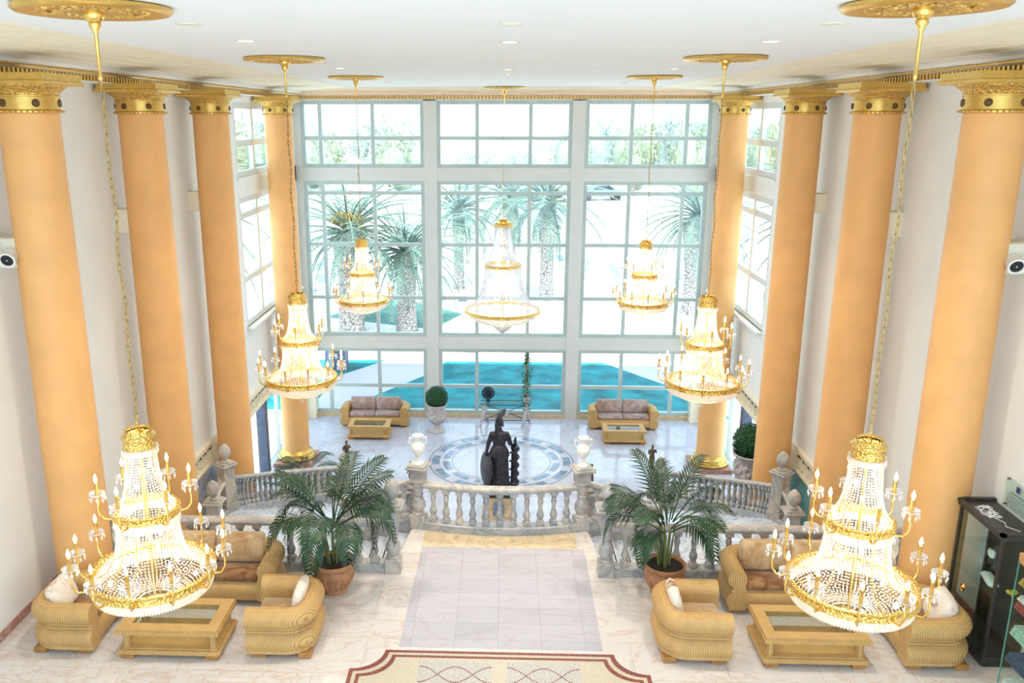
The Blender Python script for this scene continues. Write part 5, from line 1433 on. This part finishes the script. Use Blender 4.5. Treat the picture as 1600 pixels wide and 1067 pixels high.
def bush_mesh(seed, mat, n=1500, blobs=9):
    r = random.Random(seed); mb = MB(); cs = []
    for i in range(blobs):
        a = r.uniform(0, 6.28); d = r.uniform(.1, .62); cs.append((Vector((d * math.cos(a), d * math.sin(a), r.uniform(.3, .75))), r.uniform(.3, .45)))
    for c, R in cs: mb.ball(c, R * .85, 10, 7)
    for i in range(n):
        c, R = cs[i % blobs]; z = r.uniform(-.6, 1); a = r.uniform(0, 6.28); q = math.sqrt(max(0, 1 - z * z))
        nr = Vector((q * math.cos(a), q * math.sin(a), z)); p = c + nr * R * r.uniform(.85, 1.15); u = (nr + Vector((r.uniform(-1, 1), r.uniform(-1, 1), r.uniform(-.5, 1))) * .7).normalized(); v = u.cross(nr + Vector((.01, .02, .03))).normalized(); s_ = r.uniform(.05, .10)
        mb.face([mb.vert(p - v * s_ * .4), mb.vert(p + u * s_), mb.vert(p + v * s_ * .4)])
    return mb.mesh('leaves', M[mat], 0, False)
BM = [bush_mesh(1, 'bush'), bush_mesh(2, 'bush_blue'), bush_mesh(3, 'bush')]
def tree(label, x, y, z0, wdt, h, k, th=.8):
    t = thing('garden_tree', label, 'tree', (x, y, z0), 0, 'trees beyond the terrace')
    mb = MB(); mb.tube([(0, 0, -.1), (.05, 0, h * .25), (0, .05, h * .5)], [.22, .18, .12], 8); mb.build('trunk', M['trunk'], t, 60)
    inst(BM[k], 'leaves', t, (0, 0, th), scale=(wdt, wdt, (h - th) * .86), rz=x)
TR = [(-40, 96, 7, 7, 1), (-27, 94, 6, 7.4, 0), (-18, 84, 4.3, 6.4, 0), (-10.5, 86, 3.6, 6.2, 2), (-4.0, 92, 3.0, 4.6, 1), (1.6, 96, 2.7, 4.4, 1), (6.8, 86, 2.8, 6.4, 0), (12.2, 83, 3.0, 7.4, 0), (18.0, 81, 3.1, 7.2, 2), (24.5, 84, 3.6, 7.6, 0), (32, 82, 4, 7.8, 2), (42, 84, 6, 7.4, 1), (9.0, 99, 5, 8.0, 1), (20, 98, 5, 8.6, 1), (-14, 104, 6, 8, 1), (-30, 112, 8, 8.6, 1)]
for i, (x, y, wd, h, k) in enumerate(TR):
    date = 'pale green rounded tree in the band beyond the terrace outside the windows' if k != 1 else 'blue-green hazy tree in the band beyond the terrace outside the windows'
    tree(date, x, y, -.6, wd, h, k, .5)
t = thing('hedge_bush', 'rounded yellow-green bush at the end of the white outdoor balustrade', 'bush', (13.9, 56.9, GZ), 0)
inst(BM[2], 'leaves', t, (0, 0, -.1), scale=(2.2, 1.8, 3.9))
# outdoor balustrade on the retaining wall
for (x0, y0, x1, y1, lab) in ((4.6, 64.5, 8.3, 60.0, 'white stone garden balustrade section below the parked car'), (8.75, 59.2, 11.3, 55.9, 'white stone garden balustrade section next to the yellow-green bush')):
    ob = thing('garden_balustrade', lab, 'balustrade', (x0, y0, -.35), 0, 'garden balustrade sections')
    dx, dy = x1 - x0, y1 - y0
    mb = MB(); mb.sweep([(0, 0, -2.9), (dx, dy, -2.9)], [(-.2, 0), (.2, 0), (.2, 2.9), (-.2, 2.9)]); mb.build('retaining_wall', M['stone_out'], ob, 0)
    mb = MB(); mb.sweep([(0, 0, .75), (dx, dy, .75)], [(-.2, 0), (.2, 0), (.2, .16), (-.2, .16)]); mb.build('handrail', M['stone_out'], ob, 0)
    mb = MB(); mb.lathe([(.12, 0), (.08, .1), (.13, .3), (.06, .5), (.1, .75)], 8); bm_ = mb.mesh('baluster', M['stone_out'], 60)
    for i in range(13): q = (i + .5) / 13; inst(bm_, 'baluster', ob, (dx * q, dy * q, 0))
    for q in (0, 1):
        mb = MB(); mb.rbox(-.28, .28, -.28, .28, -2.9, 1.05, .03); mb.build('post', M['stone_out'], ob, 0, True, (dx * q, dy * q, 0))
# parked car on the terrace
car = thing('car', 'blue-grey car parked on the terrace beyond the garden balustrade', 'car', (8.7, 79, -.35), .15)
mb = MB()
prof = [(-2.1, .35), (-2.15, .6), (-2.0, .82), (-1.2, .92), (-.6, 1.36), (.7, 1.42), (1.35, 1.02), (2.0, .92), (2.12, .7), (2.1, .35)]
for ya, yb, k in ((-.82, .82, 1),):
    A = [mb.vert((x, ya + (.16 if z > 1 else 0), z)) for x, z in prof]; B = [mb.vert((x, yb - (.16 if z > 1 else 0), z)) for x, z in prof]
    for i in range(len(prof)): mb.face((A[i], A[(i + 1) % len(prof)], B[(i + 1) % len(prof)], B[i]))
    mb.face(A); mb.face(B[::-1])
mb.build('body', M['car'], car, 30)
mb = MB()
for y in (-.78, .70):
    A = [mb.vert((x, y, z)) for x, z in ((-.95, .98), (-.52, 1.30), (.62, 1.34), (1.1, 1.0))]; B = [mb.vert((x, y + .08, z)) for x, z in ((-.95, .98), (-.52, 1.30), (.62, 1.34), (1.1, 1.0))]
    for i in range(4): mb.face((A[i], A[(i + 1) % 4], B[(i + 1) % 4], B[i]))
    mb.face(A); mb.face(B[::-1])
mb.build('side_windows', M['black'], car, 0)
mb = MB(); mb.lathe([(0, -.1), (.33, -.1), (.33, .1), (0, .1)], 20); wm = mb.mesh('wheel', M['black'], 40)
for x in (-1.35, 1.35):
    for y in (-.75, .75): inst(wm, 'wheel', car, (x, y, .33), rot=(PI / 2, 0, 0))
# sun loungers in the far garden
def lounger_meshes():
    mb = MB(); mb.box(-.35, .35, -.95, .35, .30, .36)
    for sx in (-1, 1):
        for y in (-.85, .25, .85): mb.box(sx * .32 - .03, sx * .32 + .03, y - .03, y + .03, 0, .30)
    mb.box(-.35, -.29, .3, .95, .26, .30); mb.box(.29, .35, .3, .95, .26, .30)
    a = mb.mesh('frame', M['white'], 0)
    mb = MB(); mb.rbox(-.32, .32, -.9, .35, .36, .44, .02); b = mb.mesh('mattress', M['white'], 0)
    mb = MB(); mb.pillow(.64, .75, .10, Matrix.Translation((0, .60, .62)) @ Matrix.Rotation(-.75, 4, 'X'), 6, 6, .25); c_ = mb.mesh('backrest', M['car'], 60)
    return a, b, c_
LM = lounger_meshes()
for i, (x, y, rz) in enumerate(((4.2, 59.6, .4), (6.0, 58.2, .5), (7.6, 56.2, .6), (5.6, 55.6, .4), (7.3, 53.4, .3), (9.4, 53.4, .5), (11.2, 52.6, .4), (9.2, 50.8, .5), (-11.4, 51, -.5), (-13.2, 48.6, -.4), (-9.9, 55, -.5), (-12.4, 55.5, -.3))):
    t = thing('sun_lounger', 'white sun lounger on the pale paving below the garden balustrade', 'sun lounger', (x, y, GZ), rz, 'sun loungers in the garden')
    for me in LM: inst(me, me.name.split('.')[0], t)
# planters and low ground lights outside
t = thing('garden_planter', 'dark blue planter with a clipped shrub outside, beyond the lilac path', 'planter', (-6.95, 34.35, GZ))
mb = MB(); mb.rbox(-.42, .42, -.42, .42, 0, .95, .03); mb.build('box', M['planter'], t, 0); inst(BM[1], 'shrub', t, (0, 0, .85), scale=(.6, .6, .7))
for x, y, lab in ((-2.33, 48.2, 'small dark lamp box on the pale paving by the slim date palm'), (-1.46, 37.3, 'small dark lamp box on the pale paving beyond the shaded lawn')):
    mb = MB(); mb.rbox(-.25, .25, -.12, .12, 0, .16, .02); mb.rbox(-.2, .2, -.10, .10, .16, .26, .02)
    o = mb.build('garden_light', M['planter'], None, 0, True, (x, y, GZ)); tag(o, lab, 'lamp', 'ground lights in the garden')
